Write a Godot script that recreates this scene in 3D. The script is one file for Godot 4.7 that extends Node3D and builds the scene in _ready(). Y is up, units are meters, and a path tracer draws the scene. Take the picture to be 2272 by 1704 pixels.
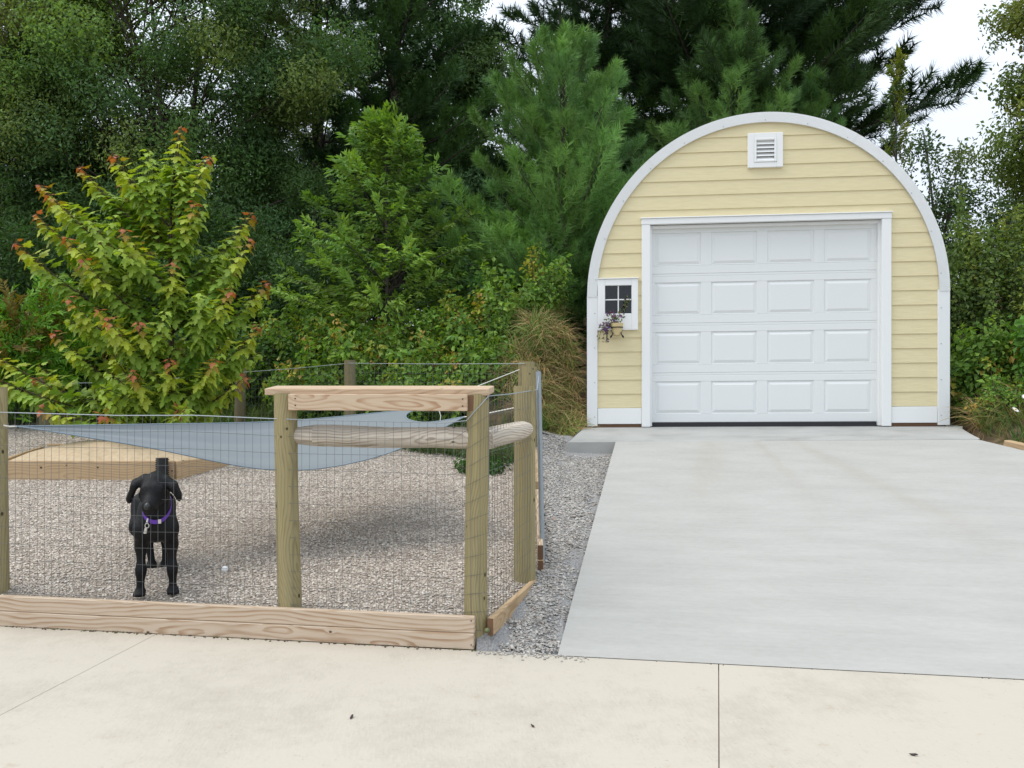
extends Node3D

# ---------------------------------------------------------------- mesh builder
class MB:
	var v := PackedVector3Array()
	var n := PackedVector3Array()
	var uv := PackedVector2Array()
	var c := PackedColorArray()
	var col := Color(1, 1, 1)
	var smooth := false
	var lean := 0.0

	func tri(a: Vector3, b: Vector3, d: Vector3, ua := Vector2(), ub := Vector2(), ud := Vector2()) -> void:
		v.append(a); v.append(b); v.append(d)
		uv.append(ua); uv.append(ub); uv.append(ud)
		c.append(col); c.append(col); c.append(col)

	func ntri(a: Vector3, b: Vector3, d: Vector3, na: Vector3, nb: Vector3, nd: Vector3, ua := Vector2(), ub := Vector2(), ud := Vector2()) -> void:
		tri(a, b, d, ua, ub, ud)
		n.append(na); n.append(nb); n.append(nd)
		smooth = true

	# corners given clockwise as seen from the front
	func quad(a: Vector3, b: Vector3, d: Vector3, e: Vector3, ua := Vector2(), ub := Vector2(), ud := Vector2(), ue := Vector2()) -> void:
		tri(a, b, d, ua, ub, ud)
		tri(a, d, e, ua, ud, ue)

	# flat-shaded polygon fan
	func fan(pts: Array) -> void:
		for i in range(1, pts.size() - 1):
			tri(pts[0], pts[i], pts[i + 1], Vector2(pts[0].x, pts[0].z), Vector2(pts[i].x, pts[i].z), Vector2(pts[i + 1].x, pts[i + 1].z))

	# chamfered box: centre, half sizes along the basis, bevel; uv in metres with u along the basis' x
	func box(o: Vector3, h: Vector3, bev := 0.004, bs := Basis(), uo := Vector2()) -> void:
		bev = minf(bev, minf(h.x, minf(h.y, h.z)) * 0.8)
		var p := {}
		for sx in [-1, 1]:
			for sy in [-1, 1]:
				for sz in [-1, 1]:
					var s := Vector3(sx, sy, sz)
					for ax in 3:
						var q := Vector3(sx * (h.x - bev), sy * (h.y - bev), sz * (h.z - bev))
						q[ax] = s[ax] * h[ax]
						p[[sx, sy, sz, ax]] = q
		var put := func(a: Vector3, b: Vector3, d: Vector3, e: Vector3, ax: int) -> void:
			var us := []
			for q in [a, b, d, e]:
				if ax == 0:
					us.append(uo + Vector2(q.z, q.y + h.y))
				elif ax == 1:
					us.append(uo + Vector2(q.x + h.x, q.z + h.z + 0.013))
				else:
					us.append(uo + Vector2(q.x + h.x, q.y + h.y))
			var nn := (d - a).cross(b - a)
			if nn.dot(a + b + d + e) < 0.0:
				quad(o + bs * a, o + bs * e, o + bs * d, o + bs * b, us[0], us[3], us[2], us[1])
			else:
				quad(o + bs * a, o + bs * b, o + bs * d, o + bs * e, us[0], us[1], us[2], us[3])
		for ax in 3:
			var a1 := (ax + 1) % 3
			var a2 := (ax + 2) % 3
			for s in [-1, 1]:
				var ks := []
				for t in [[-1, -1], [1, -1], [1, 1], [-1, 1]]:
					var k := [0, 0, 0, ax]
					k[ax] = s; k[a1] = t[0]; k[a2] = t[1]
					ks.append(p[k])
				put.call(ks[0], ks[1], ks[2], ks[3], ax)
		if bev <= 0.0005:
			return
		for ax in 3:
			var a1 := (ax + 1) % 3
			var a2 := (ax + 2) % 3
			for s1 in [-1, 1]:
				for s2 in [-1, 1]:
					var k := [0, 0, 0, 0]
					k[a1] = s1; k[a2] = s2
					var g := []
					for e in [[-1, a1], [1, a1], [1, a2], [-1, a2]]:
						k[ax] = e[0]; k[3] = e[1]
						g.append(p[k.duplicate()])
					put.call(g[0], g[1], g[2], g[3], a1)
		for sx in [-1, 1]:
			for sy in [-1, 1]:
				for sz in [-1, 1]:
					var a = p[[sx, sy, sz, 0]]
					var b = p[[sx, sy, sz, 1]]
					var d = p[[sx, sy, sz, 2]]
					if ((d - a) as Vector3).cross(b - a).dot(a) < 0.0:
						tri(o + bs * a, o + bs * d, o + bs * b)
					else:
						tri(o + bs * a, o + bs * b, o + bs * d)

	# swept tube with smooth normals, uv = (length, around)
	func tube(path: Array, radii: Array, sides := 8, cap := true, uo := Vector2()) -> void:
		var m := path.size()
		var up := Vector3(0.31, 0.12, 0.94)
		var rings := []
		var len := 0.0
		var lens := []
		for i in m:
			var t: Vector3 = (path[mini(i + 1, m - 1)] - path[maxi(i - 1, 0)]).normalized()
			if absf(t.dot(up)) > 0.97:
				up = Vector3(0.9, 0.2, 0.1)
			var s := t.cross(up).normalized()
			up = s.cross(t).normalized()
			var ring := []
			for k in sides + 1:
				var an := TAU * k / sides
				ring.append(s * cos(an) + up * sin(an))
			rings.append(ring)
			if i > 0:
				len += path[i].distance_to(path[i - 1])
			lens.append(len)
		for i in m - 1:
			for k in sides:
				var a: Vector3 = rings[i][k]
				var b: Vector3 = rings[i][k + 1]
				var d: Vector3 = rings[i + 1][k + 1]
				var e: Vector3 = rings[i + 1][k]
				var w0: float = radii[i] * TAU * mini(k, sides - k) / sides
				var w1: float = radii[i] * TAU * mini(k + 1, sides - k - 1) / sides
				var ua := uo + Vector2(lens[i], w0)
				var ub := uo + Vector2(lens[i], w1)
				var ud := uo + Vector2(lens[i + 1], w1)
				var ue := uo + Vector2(lens[i + 1], w0)
				ntri(path[i] + a * radii[i], path[i] + b * radii[i], path[i + 1] + d * radii[i + 1], a, b, d, ua, ub, ud)
				ntri(path[i] + a * radii[i], path[i + 1] + d * radii[i + 1], path[i + 1] + e * radii[i + 1], a, d, e, ua, ud, ue)
		if cap:
			for end in [0, m - 1]:
				var t: Vector3 = (path[1] - path[0]).normalized() * -1.0 if end == 0 else (path[m - 1] - path[m - 2]).normalized()
				for k in sides:
					var a: Vector3 = path[end] + rings[end][k] * radii[end]
					var b: Vector3 = path[end] + rings[end][k + 1] * radii[end]
					var ra: Vector3 = rings[end][k] * 0.05
					if end == 0:
						ntri(path[end], b, a, t, t, t, Vector2(0.5, 0.1), Vector2(0.5 + ra.x, 0.1 + ra.y), Vector2(0.52, 0.1))
					else:
						ntri(path[end], a, b, t, t, t, Vector2(0.5, 0.1), Vector2(0.5 + ra.x, 0.1 + ra.y), Vector2(0.52, 0.1))

	# thin straight wire: a three-sided prism
	func wire(a: Vector3, b: Vector3, r: float) -> void:
		var t := (b - a).normalized()
		var s := t.cross(Vector3(0.2, 0.3, 0.93)).normalized() * r
		var u := t.cross(s).normalized() * r
		var ring := [s, -s * 0.5 + u * 0.87, -s * 0.5 - u * 0.87]
		for k in 3:
			quad(a + ring[k], a + ring[(k + 1) % 3], b + ring[(k + 1) % 3], b + ring[k])

	# one leaf, folded along its midrib
	func leaf(p: Vector3, dir: Vector3, up: Vector3, l: float, w: float, curl := 0.15, fold := 0.12) -> void:
		var s := dir.cross(up).normalized()
		var u := s.cross(dir).normalized()
		var m1 := p + dir * l * 0.3 + u * fold * w
		var m2 := p + dir * l * 0.68 - u * curl * l * 0.4 + u * fold * w
		var k := p + dir * l * 0.5 - u * curl * l * 0.2
		var tip := p + dir * l - u * curl * l
		var w1 := s * w * 0.5
		var w2 := s * w * 0.36
		tri(p, m1 + w1, k)
		tri(m1 + w1, m2 + w2, k)
		tri(m2 + w2, tip, k)
		tri(p, k, m1 - w1)
		tri(m1 - w1, k, m2 - w2)
		tri(m2 - w2, k, tip)

	func leaf2(p: Vector3, dir: Vector3, up: Vector3, l: float, w: float, curl := 0.15) -> void:
		var s := dir.cross(up).normalized() * w * 0.5
		var u := s.cross(dir).normalized()
		var m := p + dir * l * 0.45 + u * w * 0.15
		var tip := p + dir * l - u * curl * l
		tri(p, m + s, tip)
		tri(p, tip, m - s)

	# grass blade bending over
	func blade(p: Vector3, dir: Vector3, l: float, w: float, bend: float, segs := 3) -> void:
		var out := Vector3(dir.x, 0, dir.z)
		if out.length() < 0.01:
			out = Vector3(1, 0, 0)
		out = out.normalized()
		var s := out.cross(Vector3.UP).normalized() * w * 0.5
		var q := p
		var d := dir
		for i in segs:
			var t0 := 1.0 - float(i) / segs
			var t1 := 1.0 - float(i + 1) / segs
			d = (d + (out - Vector3.UP * 0.8) * bend / segs * (i + 1) * 0.7).normalized()
			var r := q + d * l / segs
			if i < segs - 1:
				quad(q - s * t0, q + s * t0, r + s * t1, r - s * t1)
			else:
				tri(q - s * t0, q + s * t0, r)
			q = r

	func mesh(off := Vector3.ZERO) -> ArrayMesh:
		var w := v
		if off != Vector3.ZERO or lean != 0.0:
			w = PackedVector3Array()
			w.resize(v.size())
			for i in v.size():
				var q := v[i]
				w[i] = Vector3(q.x, q.y + q.x * lean, q.z) - off
		var arr := []
		arr.resize(Mesh.ARRAY_MAX)
		arr[Mesh.ARRAY_VERTEX] = w
		if smooth and n.size() == v.size():
			arr[Mesh.ARRAY_NORMAL] = n
		arr[Mesh.ARRAY_TEX_UV] = uv
		arr[Mesh.ARRAY_COLOR] = c
		var am := ArrayMesh.new()
		am.add_surface_from_arrays(Mesh.PRIMITIVE_TRIANGLES, arr)
		return am

# ---------------------------------------------------------------- naming, placing
var M := {}
var rng := RandomNumberGenerator.new()
var taken := {}

func numbered(called: String) -> String:
	if not taken.has(called):
		taken[called] = 0
		return called
	taken[called] += 1
	return "%s_%03d" % [called, taken[called]]

func tag(o: Node, label: String, category: String, group := "", kind := "") -> Node:
	if label: o.set_meta("label", label)
	if category: o.set_meta("category", category)
	if group: o.set_meta("group", group)
	if kind: o.set_meta("kind", kind)
	return o

func thing(called: String, label: String, category: String, at := Vector3.ZERO, group := "") -> Node3D:
	var o := Node3D.new()
	o.name = numbered(called)
	add_child(o, true)
	o.position = at
	tag(o, label, category, group)
	return o

# world origin of a part's parent chain (things are only moved, not turned, when this is used)
func origin_of(o: Node) -> Vector3:
	var p := Vector3.ZERO
	while o is Node3D and o != self:
		p += (o as Node3D).position
		o = o.get_parent()
	return p

# commits a builder whose points are world points (or local ones when raw) as one named mesh
func part(called: String, b: MB, mat: Material, parent: Node = null, raw := false) -> MeshInstance3D:
	var o := MeshInstance3D.new()
	o.name = called if parent else numbered(called)
	o.mesh = b.mesh(Vector3.ZERO if raw or parent == null else origin_of(parent))
	o.material_override = null
	o.mesh.surface_set_material(0, mat)
	(parent if parent else self).add_child(o, true)
	return o

func piece(called: String, m: Mesh, parent: Node, at := Transform3D()) -> MeshInstance3D:
	var o := MeshInstance3D.new()
	o.name = called
	o.mesh = m
	o.transform = at
	parent.add_child(o, true)
	return o

func stuff(called: String, m: Mesh, mat: Material, xf: Array, tint: Array, parent: Node = null) -> MultiMeshInstance3D:
	m.surface_set_material(0, mat)
	var mm := MultiMesh.new()
	mm.transform_format = MultiMesh.TRANSFORM_3D
	mm.use_colors = true
	mm.mesh = m
	mm.instance_count = xf.size()
	var off := origin_of(parent) if parent else Vector3.ZERO
	for i in xf.size():
		var t: Transform3D = xf[i]
		t.origin -= off
		mm.set_instance_transform(i, t)
		mm.set_instance_color(i, tint[i])
	var o := MultiMeshInstance3D.new()
	o.name = called if parent else numbered(called)
	o.multimesh = mm
	o.set_meta("kind", "stuff")
	(parent if parent else self).add_child(o, true)
	return o

func rnd(a: float, b: float) -> float:
	return rng.randf_range(a, b)

func rdir() -> Vector3:
	var z := rnd(-1, 1)
	var a := rnd(0, TAU)
	var s := sqrt(1 - z * z)
	return Vector3(s * cos(a), z, s * sin(a))

func look(y: Vector3, spin: float) -> Basis:
	y = y.normalized()
	var x := y.cross(Vector3(0.13, 0.27, 0.95)).normalized()
	var z := x.cross(y)
	return Basis(x, y, z).rotated(y, spin)

# ---------------------------------------------------------------- materials
func lin(r: float, g: float, b: float) -> Color:
	return Color(r, g, b).linear_to_srgb()

func plain(r: float, g: float, b: float, rough := 0.7, metal := 0.0) -> StandardMaterial3D:
	var m := StandardMaterial3D.new()
	m.albedo_color = lin(r, g, b)
	m.roughness = rough
	m.metallic = metal
	return m

func noise_tex(sd: int, freq: float, oct: int, size: int, cols: Array, offs: Array, normal := false, bump := 4.0) -> NoiseTexture2D:
	var f := FastNoiseLite.new()
	f.seed = sd
	f.noise_type = FastNoiseLite.TYPE_SIMPLEX_SMOOTH
	f.frequency = freq
	f.fractal_type = FastNoiseLite.FRACTAL_FBM
	f.fractal_octaves = oct
	f.fractal_gain = 0.55
	var t := NoiseTexture2D.new()
	t.width = size
	t.height = size
	t.seamless = true
	t.noise = f
	if normal:
		t.as_normal_map = true
		t.bump_strength = bump
	elif cols:
		var g := Gradient.new()
		g.offsets = PackedFloat32Array(offs)
		var pc := PackedColorArray()
		for q in cols:
			pc.append(q)
		g.colors = pc
		t.color_ramp = g
	return t

# flat-sawn timber: ring lines cut at a slant, fibres, knots; 2048 x 128 pixels for 4 m x 0.25 m
func wood_image(sd: int, light: Color, dark: Color, ring: float, contrast: float, knots: int, greys := 0.0) -> Image:
	var r := RandomNumberGenerator.new()
	r.seed = sd
	var f := FastNoiseLite.new()
	f.seed = sd
	f.frequency = 1.0
	f.noise_type = FastNoiseLite.TYPE_SIMPLEX_SMOOTH
	f.fractal_type = FastNoiseLite.FRACTAL_NONE
	var w := 1024
	var h := 128
	var im := Image.create(w, h, false, Image.FORMAT_RGB8)
	var ks := []
	for k in knots:
		ks.append(Vector3(r.randf() * 4.0, r.randf() * 0.22, r.randf_range(0.006, 0.013)))
	for x in w:
		var u := 4.0 * x / w
		var vc := 0.05 + 0.09 * f.get_noise_2d(u * 0.55, 3.0) + 0.02 * f.get_noise_2d(u * 2.0, 9.0)
		var dp := 0.004 + 0.030 * absf(f.get_noise_2d(u * 0.9, 20.0)) + 0.006 * f.get_noise_2d(u * 3.1, 31.0)
		for y in h:
			var vv := 0.25 * y / h
			var dv := vv - vc
			var rr := sqrt(dv * dv * 0.55 + dp * dp * 2.2) + 0.0022 * f.get_noise_2d(u * 5.0, vv * 40.0)
			var kd := 0.0
			for k in ks:
				var e := Vector2((u - k.x) * 0.75, vv - k.y).length()
				rr += 0.010 * exp(-e * e / (k.z * k.z * 6.0))
				kd = maxf(kd, clampf((k.z - e) / (k.z * 0.4), 0.0, 1.0))
			var s := fposmod(rr / ring, 1.0)
			var late := smoothstep(0.35, 0.88, s) * (1.0 - smoothstep(0.90, 1.0, s))
			late *= 0.6 + 0.4 * f.get_noise_2d(u * 1.3, vv * 25.0 + 7.0)
			var fib := f.get_noise_2d(u * 9.0, vv * 420.0) * 0.5 + f.get_noise_2d(u * 2.5, vv * 190.0) * 0.5
			var t := clampf(late * contrast + fib * 0.13 + 0.08, 0.0, 1.0)
			var q := light.lerp(dark, t)
			q = q.lerp(dark * 0.45, kd * 0.85)
			if greys > 0.0:
				var gq := clampf(f.get_noise_2d(u * 1.1, vv * 14.0 + 40.0) * 0.8 + 0.4, 0.0, 1.0) * greys
				q = q.lerp(Color(0.50, 0.485, 0.45), gq)
			im.set_pixel(x, y, q)
	return im

func wood(sd: int, light: Color, dark: Color, ring := 0.0075, contrast := 0.8, knots := 10, greys := 0.0, rough := 0.75) -> StandardMaterial3D:
	var m := StandardMaterial3D.new()
	m.albedo_texture = ImageTexture.create_from_image(wood_image(sd, light, dark, ring, contrast, knots, greys))
	m.uv1_scale = Vector3(0.25, 4.0, 1.0)
	m.roughness = rough
	m.metallic_specular = 0.3
	m.albedo_color = Color(0.96, 0.95, 0.945)
	m.heightmap_enabled = true
	m.heightmap_texture = m.albedo_texture
	m.heightmap_scale = 0.25
	return m

func leafy(tr := 0.35, rough := 0.5, spec := 0.35) -> StandardMaterial3D:
	var m := StandardMaterial3D.new()
	m.vertex_color_use_as_albedo = true
	m.roughness = rough
	m.metallic_specular = spec
	m.cull_mode = BaseMaterial3D.CULL_DISABLED
	m.backlight_enabled = true
	m.backlight = Color(tr, tr, tr * 0.5)
	return m

# cream concrete, 5 m a side: cloudy patches, broom strokes, pits and a few rusty specks
func broomed_image() -> Image:
	var f := FastNoiseLite.new()
	f.seed = 91
	f.noise_type = FastNoiseLite.TYPE_SIMPLEX_SMOOTH
	f.fractal_type = FastNoiseLite.FRACTAL_FBM
	f.fractal_octaves = 5
	f.fractal_gain = 0.6
	f.frequency = 0.004
	var s := 1024
	var big := f.get_seamless_image(s, s)
	f.seed = 92
	f.frequency = 0.03
	f.fractal_octaves = 4
	var mid := f.get_seamless_image(s, s)
	f.seed = 93
	f.frequency = 0.25
	f.fractal_octaves = 2
	var fine := f.get_seamless_image(s, s)
	var im := Image.create(s, s, false, Image.FORMAT_RGB8)
	var light := lin(0.50, 0.456, 0.385)
	var dark := lin(0.395, 0.357, 0.296)
	var rust := lin(0.37, 0.295, 0.215)
	for y in s:
		for x in s:
			var bx := big.get_pixel(x, y).r
			var m := mid.get_pixel(x, y).r
			var e := fine.get_pixel(x, y).r
			var st := fine.get_pixel((x * 4 + y / 6) % s, (y / 14 + x / 30) % s).r
			var t := clampf(0.15 + (bx - 0.5) * 0.9 + (m - 0.5) * 0.45 + (st - 0.5) * 0.55 + (e - 0.5) * 0.25, 0.0, 1.0)
			var q := light.lerp(dark, t)
			if e > 0.90:
				q = q.lerp(dark * 0.8, 0.5)
			if m > 0.80:
				q = q.lerp(rust, (m - 0.80) * 2.0)
			im.set_pixel(x, y, q)
	return im

func make_materials() -> void:
	M.leaf = leafy(0.9, 0.5, 0.4)
	M.glossy_leaf = leafy(0.85, 0.3, 0.55)
	M.needle = leafy(0.7, 0.5, 0.35)
	M.grass = leafy(0.7, 0.6, 0.3)
	var vc := StandardMaterial3D.new()
	vc.vertex_color_use_as_albedo = true
	vc.roughness = 0.85
	M.stone = vc
	# concrete of the driveway: cream, faint blotches, broomed
	var d := StandardMaterial3D.new()
	d.albedo_texture = ImageTexture.create_from_image(broomed_image())
	d.uv1_scale = Vector3(0.2, 0.2, 1)
	d.roughness = 0.9
	d.metallic_specular = 0.25
	d.heightmap_enabled = true
	d.heightmap_texture = noise_tex(12, 0.11, 3, 1024, [], [])
	d.heightmap_scale = 0.12
	d.detail_enabled = true
	M.drive = d
	d.detail_enabled = false
	M.joint = plain(0.15, 0.115, 0.09, 0.95)
	M.soil = StandardMaterial3D.new()
	M.soil.albedo_texture = noise_tex(21, 0.02, 6, 512, [lin(0.05, 0.035, 0.02), lin(0.13, 0.09, 0.05), lin(0.22, 0.15, 0.085)], [0.1, 0.5, 0.95])
	M.soil.uv1_triplanar = true
	M.soil.uv1_scale = Vector3(0.6, 0.6, 0.6)
	M.soil.roughness = 0.95
	M.gravel_bed = StandardMaterial3D.new()
	M.gravel_bed.albedo_texture = noise_tex(22, 0.12, 4, 512, [lin(0.10, 0.08, 0.06), lin(0.26, 0.22, 0.18), lin(0.42, 0.37, 0.32)], [0.1, 0.5, 0.95])
	M.gravel_bed.uv1_triplanar = true
	M.gravel_bed.roughness = 0.95
	M.grey_bed = M.gravel_bed.duplicate()
	M.grey_bed.albedo_texture = noise_tex(25, 0.12, 4, 512, [lin(0.12, 0.115, 0.11), lin(0.26, 0.255, 0.25), lin(0.42, 0.41, 0.40)], [0.1, 0.5, 0.95])
	M.sand = StandardMaterial3D.new()
	M.sand.albedo_texture = noise_tex(23, 0.03, 6, 512, [lin(0.39, 0.285, 0.17), lin(0.49, 0.38, 0.25), lin(0.54, 0.43, 0.295)], [0.1, 0.5, 0.95])
	M.sand.uv1_triplanar = true
	M.sand.uv1_scale = Vector3(0.9, 0.9, 0.9)
	M.sand.roughness = 0.95
	M.slab = StandardMaterial3D.new()
	M.slab.albedo_texture = noise_tex(24, 0.006, 7, 512, [lin(0.285, 0.285, 0.27), lin(0.36, 0.36, 0.345), lin(0.405, 0.405, 0.39)], [0.1, 0.5, 0.95])
	M.slab.uv1_triplanar = true
	M.slab.uv1_scale = Vector3(0.4, 0.4, 0.4)
	M.slab.roughness = 0.85
	M.white = plain(0.815, 0.825, 0.815, 0.5)
	M.white.heightmap_enabled = true
	M.white.heightmap_texture = noise_tex(31, 0.05, 3, 256, [], [])
	M.white.heightmap_scale = 0.02
	M.door = plain(0.755, 0.77, 0.76, 0.42)
	M.trim_metal = plain(0.77, 0.785, 0.785, 0.4)
	var sd := StandardMaterial3D.new()
	sd.albedo_texture = noise_tex(32, 0.02, 5, 512, [lin(0.69, 0.60, 0.365), lin(0.715, 0.625, 0.385), lin(0.74, 0.65, 0.405)], [0.1, 0.5, 0.9])
	sd.uv1_scale = Vector3(0.4, 3.0, 1)
	sd.roughness = 0.7
	sd.heightmap_enabled = true
	sd.heightmap_texture = noise_tex(33, 0.03, 4, 512, [], [])
	sd.heightmap_scale = 0.12
	M.siding = sd
	M.dark = plain(0.012, 0.012, 0.014, 0.8)
	M.rubber = plain(0.018, 0.018, 0.02, 0.6)
	M.galv = plain(0.33, 0.37, 0.40, 0.5, 0.4)
	M.wire = plain(0.13, 0.14, 0.14, 0.5, 0.2)
	M.screw = plain(0.45, 0.47, 0.48, 0.4, 0.5)
	M.board = wood(41, Color(0.81, 0.75, 0.67), Color(0.64, 0.52, 0.415), 0.019, 0.95, 9)
	M.beam = wood(42, Color(0.82, 0.745, 0.645), Color(0.65, 0.515, 0.40), 0.015, 0.85, 6)
	M.plank = wood(43, Color(0.80, 0.72, 0.62), Color(0.63, 0.51, 0.40), 0.015, 0.6, 6)
	M.timber = wood(44, Color(0.77, 0.675, 0.54), Color(0.61, 0.50, 0.375), 0.017, 0.7, 7)
	M.post = wood(45, Color(0.645, 0.605, 0.455), Color(0.47, 0.425, 0.29), 0.012, 0.6, 14, 0.12)
	M.old_post = wood(46, Color(0.54, 0.51, 0.39), Color(0.38, 0.345, 0.24), 0.012, 0.6, 8, 0.4)
	M.rail = wood(47, Color(0.86, 0.825, 0.77), Color(0.50, 0.44, 0.37), 0.013, 0.7, 8, 0.38)
	M.end_grain = plain(0.16, 0.085, 0.045, 0.85)
	M.bark = StandardMaterial3D.new()
	M.bark.albedo_texture = noise_tex(51, 0.03, 5, 256, [lin(0.025, 0.02, 0.015), lin(0.075, 0.06, 0.047), lin(0.13, 0.11, 0.09)], [0.1, 0.5, 0.95])
	M.bark.uv1_scale = Vector3(1.0, 4.0, 1)
	M.bark.roughness = 0.95
	M.young_bark = M.bark.duplicate()
	M.young_bark.albedo_color = lin(1.0, 0.9, 0.78)
	var sail := StandardMaterial3D.new()
	sail.albedo_texture = noise_tex(61, 0.2, 2, 512, [lin(0.165, 0.187, 0.198), lin(0.21, 0.233, 0.245)], [0.2, 0.8])
	sail.uv1_scale = Vector3(3.0, 3.0, 1)
	sail.roughness = 0.85
	sail.cull_mode = BaseMaterial3D.CULL_DISABLED
	M.sail = sail
	M.hem = plain(0.20, 0.25, 0.29, 0.85)
	M.cord = plain(0.72, 0.71, 0.66, 0.8)
	M.fur = StandardMaterial3D.new()
	M.fur.albedo_color = lin(0.0055, 0.0055, 0.0065)
	M.fur.roughness = 0.5
	M.fur.metallic_specular = 0.32
	M.fur.normal_enabled = true
	M.fur.normal_texture = noise_tex(71, 0.06, 4, 512, [], [], true, 6.0)
	M.fur.normal_scale = 0.7
	M.fur.uv1_triplanar = true
	M.fur.uv1_scale = Vector3(5, 1.6, 5)

# ---------------------------------------------------------------- the scene
func _ready() -> void:
	rng.seed = 7272013
	var cam := Camera3D.new()
	cam.name = "camera"
	cam.position = Vector3(0, 1.5, 0)
	cam.fov = 47.15
	cam.far = 600.0
	cam.current = true
	add_child(cam)
	var env := Environment.new()
	env.background_mode = Environment.BG_SKY
	var sky := Sky.new()
	var ps := ProceduralSkyMaterial.new()
	ps.sky_top_color = Color(1.12, 1.17, 1.225)
	ps.sky_horizon_color = Color(0.85, 0.888, 0.943)
	ps.sky_curve = 0.7
	ps.sky_energy_multiplier = 1.0
	ps.ground_bottom_color = Color(0.30, 0.30, 0.27)
	ps.ground_horizon_color = Color(0.55, 0.57, 0.56)
	ps.sun_angle_max = 40.0
	ps.sun_curve = 0.1
	sky.sky_material = ps
	env.sky = sky
	env.tonemap_mode = Environment.TONE_MAPPER_LINEAR
	env.tonemap_exposure = 1.18
	env.sdfgi_enabled = true
	env.ssao_enabled = true
	env.ssil_enabled = true
	var we := WorldEnvironment.new()
	we.name = "environment"
	we.environment = env
	add_child(we)
	var sun := DirectionalLight3D.new()
	sun.name = "sun"
	sun.light_color = Color(1.0, 0.965, 0.91)
	sun.light_energy = 0.5
	sun.light_angular_distance = 40.0
	sun.shadow_enabled = true
	sun.sky_mode = DirectionalLight3D.SKY_MODE_LIGHT_ONLY
	sun.rotation_degrees = Vector3(-60, -80, 0)
	add_child(sun)
	make_materials()
	build_ground()
	build_garage()
	build_front_fence()
	build_side_fence()
	build_back_fence()
	build_sail()
	build_yard_things()
	build_dog()
	build_vegetation()
	build_scraps()

# ---------------------------------------------------------------- lie of the land (d = metres ahead of the camera)
func mixline(t: float, pts: Array) -> float:
	if t <= pts[0].x:
		return pts[0].y
	for i in pts.size() - 1:
		if t <= pts[i + 1].x:
			return lerpf(pts[i].y, pts[i + 1].y, (t - pts[i].x) / (pts[i + 1].x - pts[i].x))
	return pts[-1].y

func d_front(x: float) -> float:
	return 4.92 - 0.166 * x

func x_fence(d: float) -> float:
	return mixline(d, [Vector2(4.9, -0.14), Vector2(5.85, 0.17), Vector2(7.3, 0.20), Vector2(9.0, 0.24)])

func x_ramp_left(d: float) -> float:
	return 0.25 + 0.2025 * (d - 4.83)

func x_ramp_right(d: float) -> float:
	return mixline(d, [Vector2(3.9, 5.6), Vector2(6.0, 5.48), Vector2(7.2, 5.0), Vector2(7.9, 4.6), Vector2(8.2, 4.40), Vector2(8.8, 4.55), Vector2(9.4, 4.78)])

func d_back(x: float) -> float:
	return mixline(x, [Vector2(-9, 11.6), Vector2(-5.2, 11.1), Vector2(-3.4, 10.8), Vector2(-1.84, 10.0), Vector2(0.15, 8.95), Vector2(0.5, 9.6)])

func ramp_y(d: float) -> float:
	return clampf(0.2528 * (d - 4.86), 0.0, 0.97)

func ground(x: float, d: float) -> float:
	var run := 0.10 + 0.14 * (d - 5.0)
	var strip := clampf(0.243 * (d - 4.866 - 0.17 * maxf(0.25 - x, 0.0)) - 0.004, -0.05, 1.03)
	strip -= 0.085 * smoothstep(0.15, 0.55, x) * smoothstep(7.2, 8.4, d) * (1.0 - smoothstep(9.4, 9.9, d))
	var h := lerpf(run, strip, smoothstep(x_fence(d) - 0.04, x_fence(d) + 0.05, x))
	var df := d_front(x)
	if d < df:
		h = lerpf(h, -0.07, smoothstep(df, df - 0.02, d))
	# the bank behind the back fence
	var db := d_back(x) + 0.25
	if d > db:
		var e := d - db
		h = minf(h, 0.10 + 0.14 * (db - 5.0) if x < 0.2 else 1.03) + 0.47 * minf(e, 3.2) + 0.06 * maxf(e - 3.2, 0.0)
		h += 0.75 * smoothstep(-0.9, 0.3, x) * smoothstep(0.0, 1.0, e) * (1.0 - smoothstep(0.8, 3.5, e) * 0.7)
		h += 0.07 * sin(x * 2.1 + d) * minf(e, 1.0)
	# under the ramp, the landing and the garage
	var under := minf(ramp_y(d) - 0.14, 0.80)
	var inside := smoothstep(x_ramp_left(minf(d, 8.6)) + 0.0, x_ramp_left(minf(d, 8.6)) + 0.12, x)
	if d > 8.75:
		inside = smoothstep(0.62, 0.95, x)
	if d > 16.5:
		inside = 0.0
	h = lerpf(h, under, inside)
	# the bank on the right
	var xr := x_ramp_right(d)
	if x > xr:
		var e2 := x - xr
		var side := ramp_y(d) + (0.02 if d > 8.3 else -0.03) + 0.42 * minf(e2, 3.0) + 0.05 * maxf(e2 - 3.0, 0.0) + 0.05 * sin(d * 3.0 + x)
		if d < 4.6:
			side = -0.07
		if d > 9.5:
			side += 0.20 * minf(d - 9.5, 4.0)
		h = lerpf(h, side, smoothstep(0.0, 0.15, e2)) if d < 16.5 else maxf(h, side)
	return h

func spot(x: float, d: float, up := 0.0) -> Vector3:
	return Vector3(x, ground(x, d) + up, -d)

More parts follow.
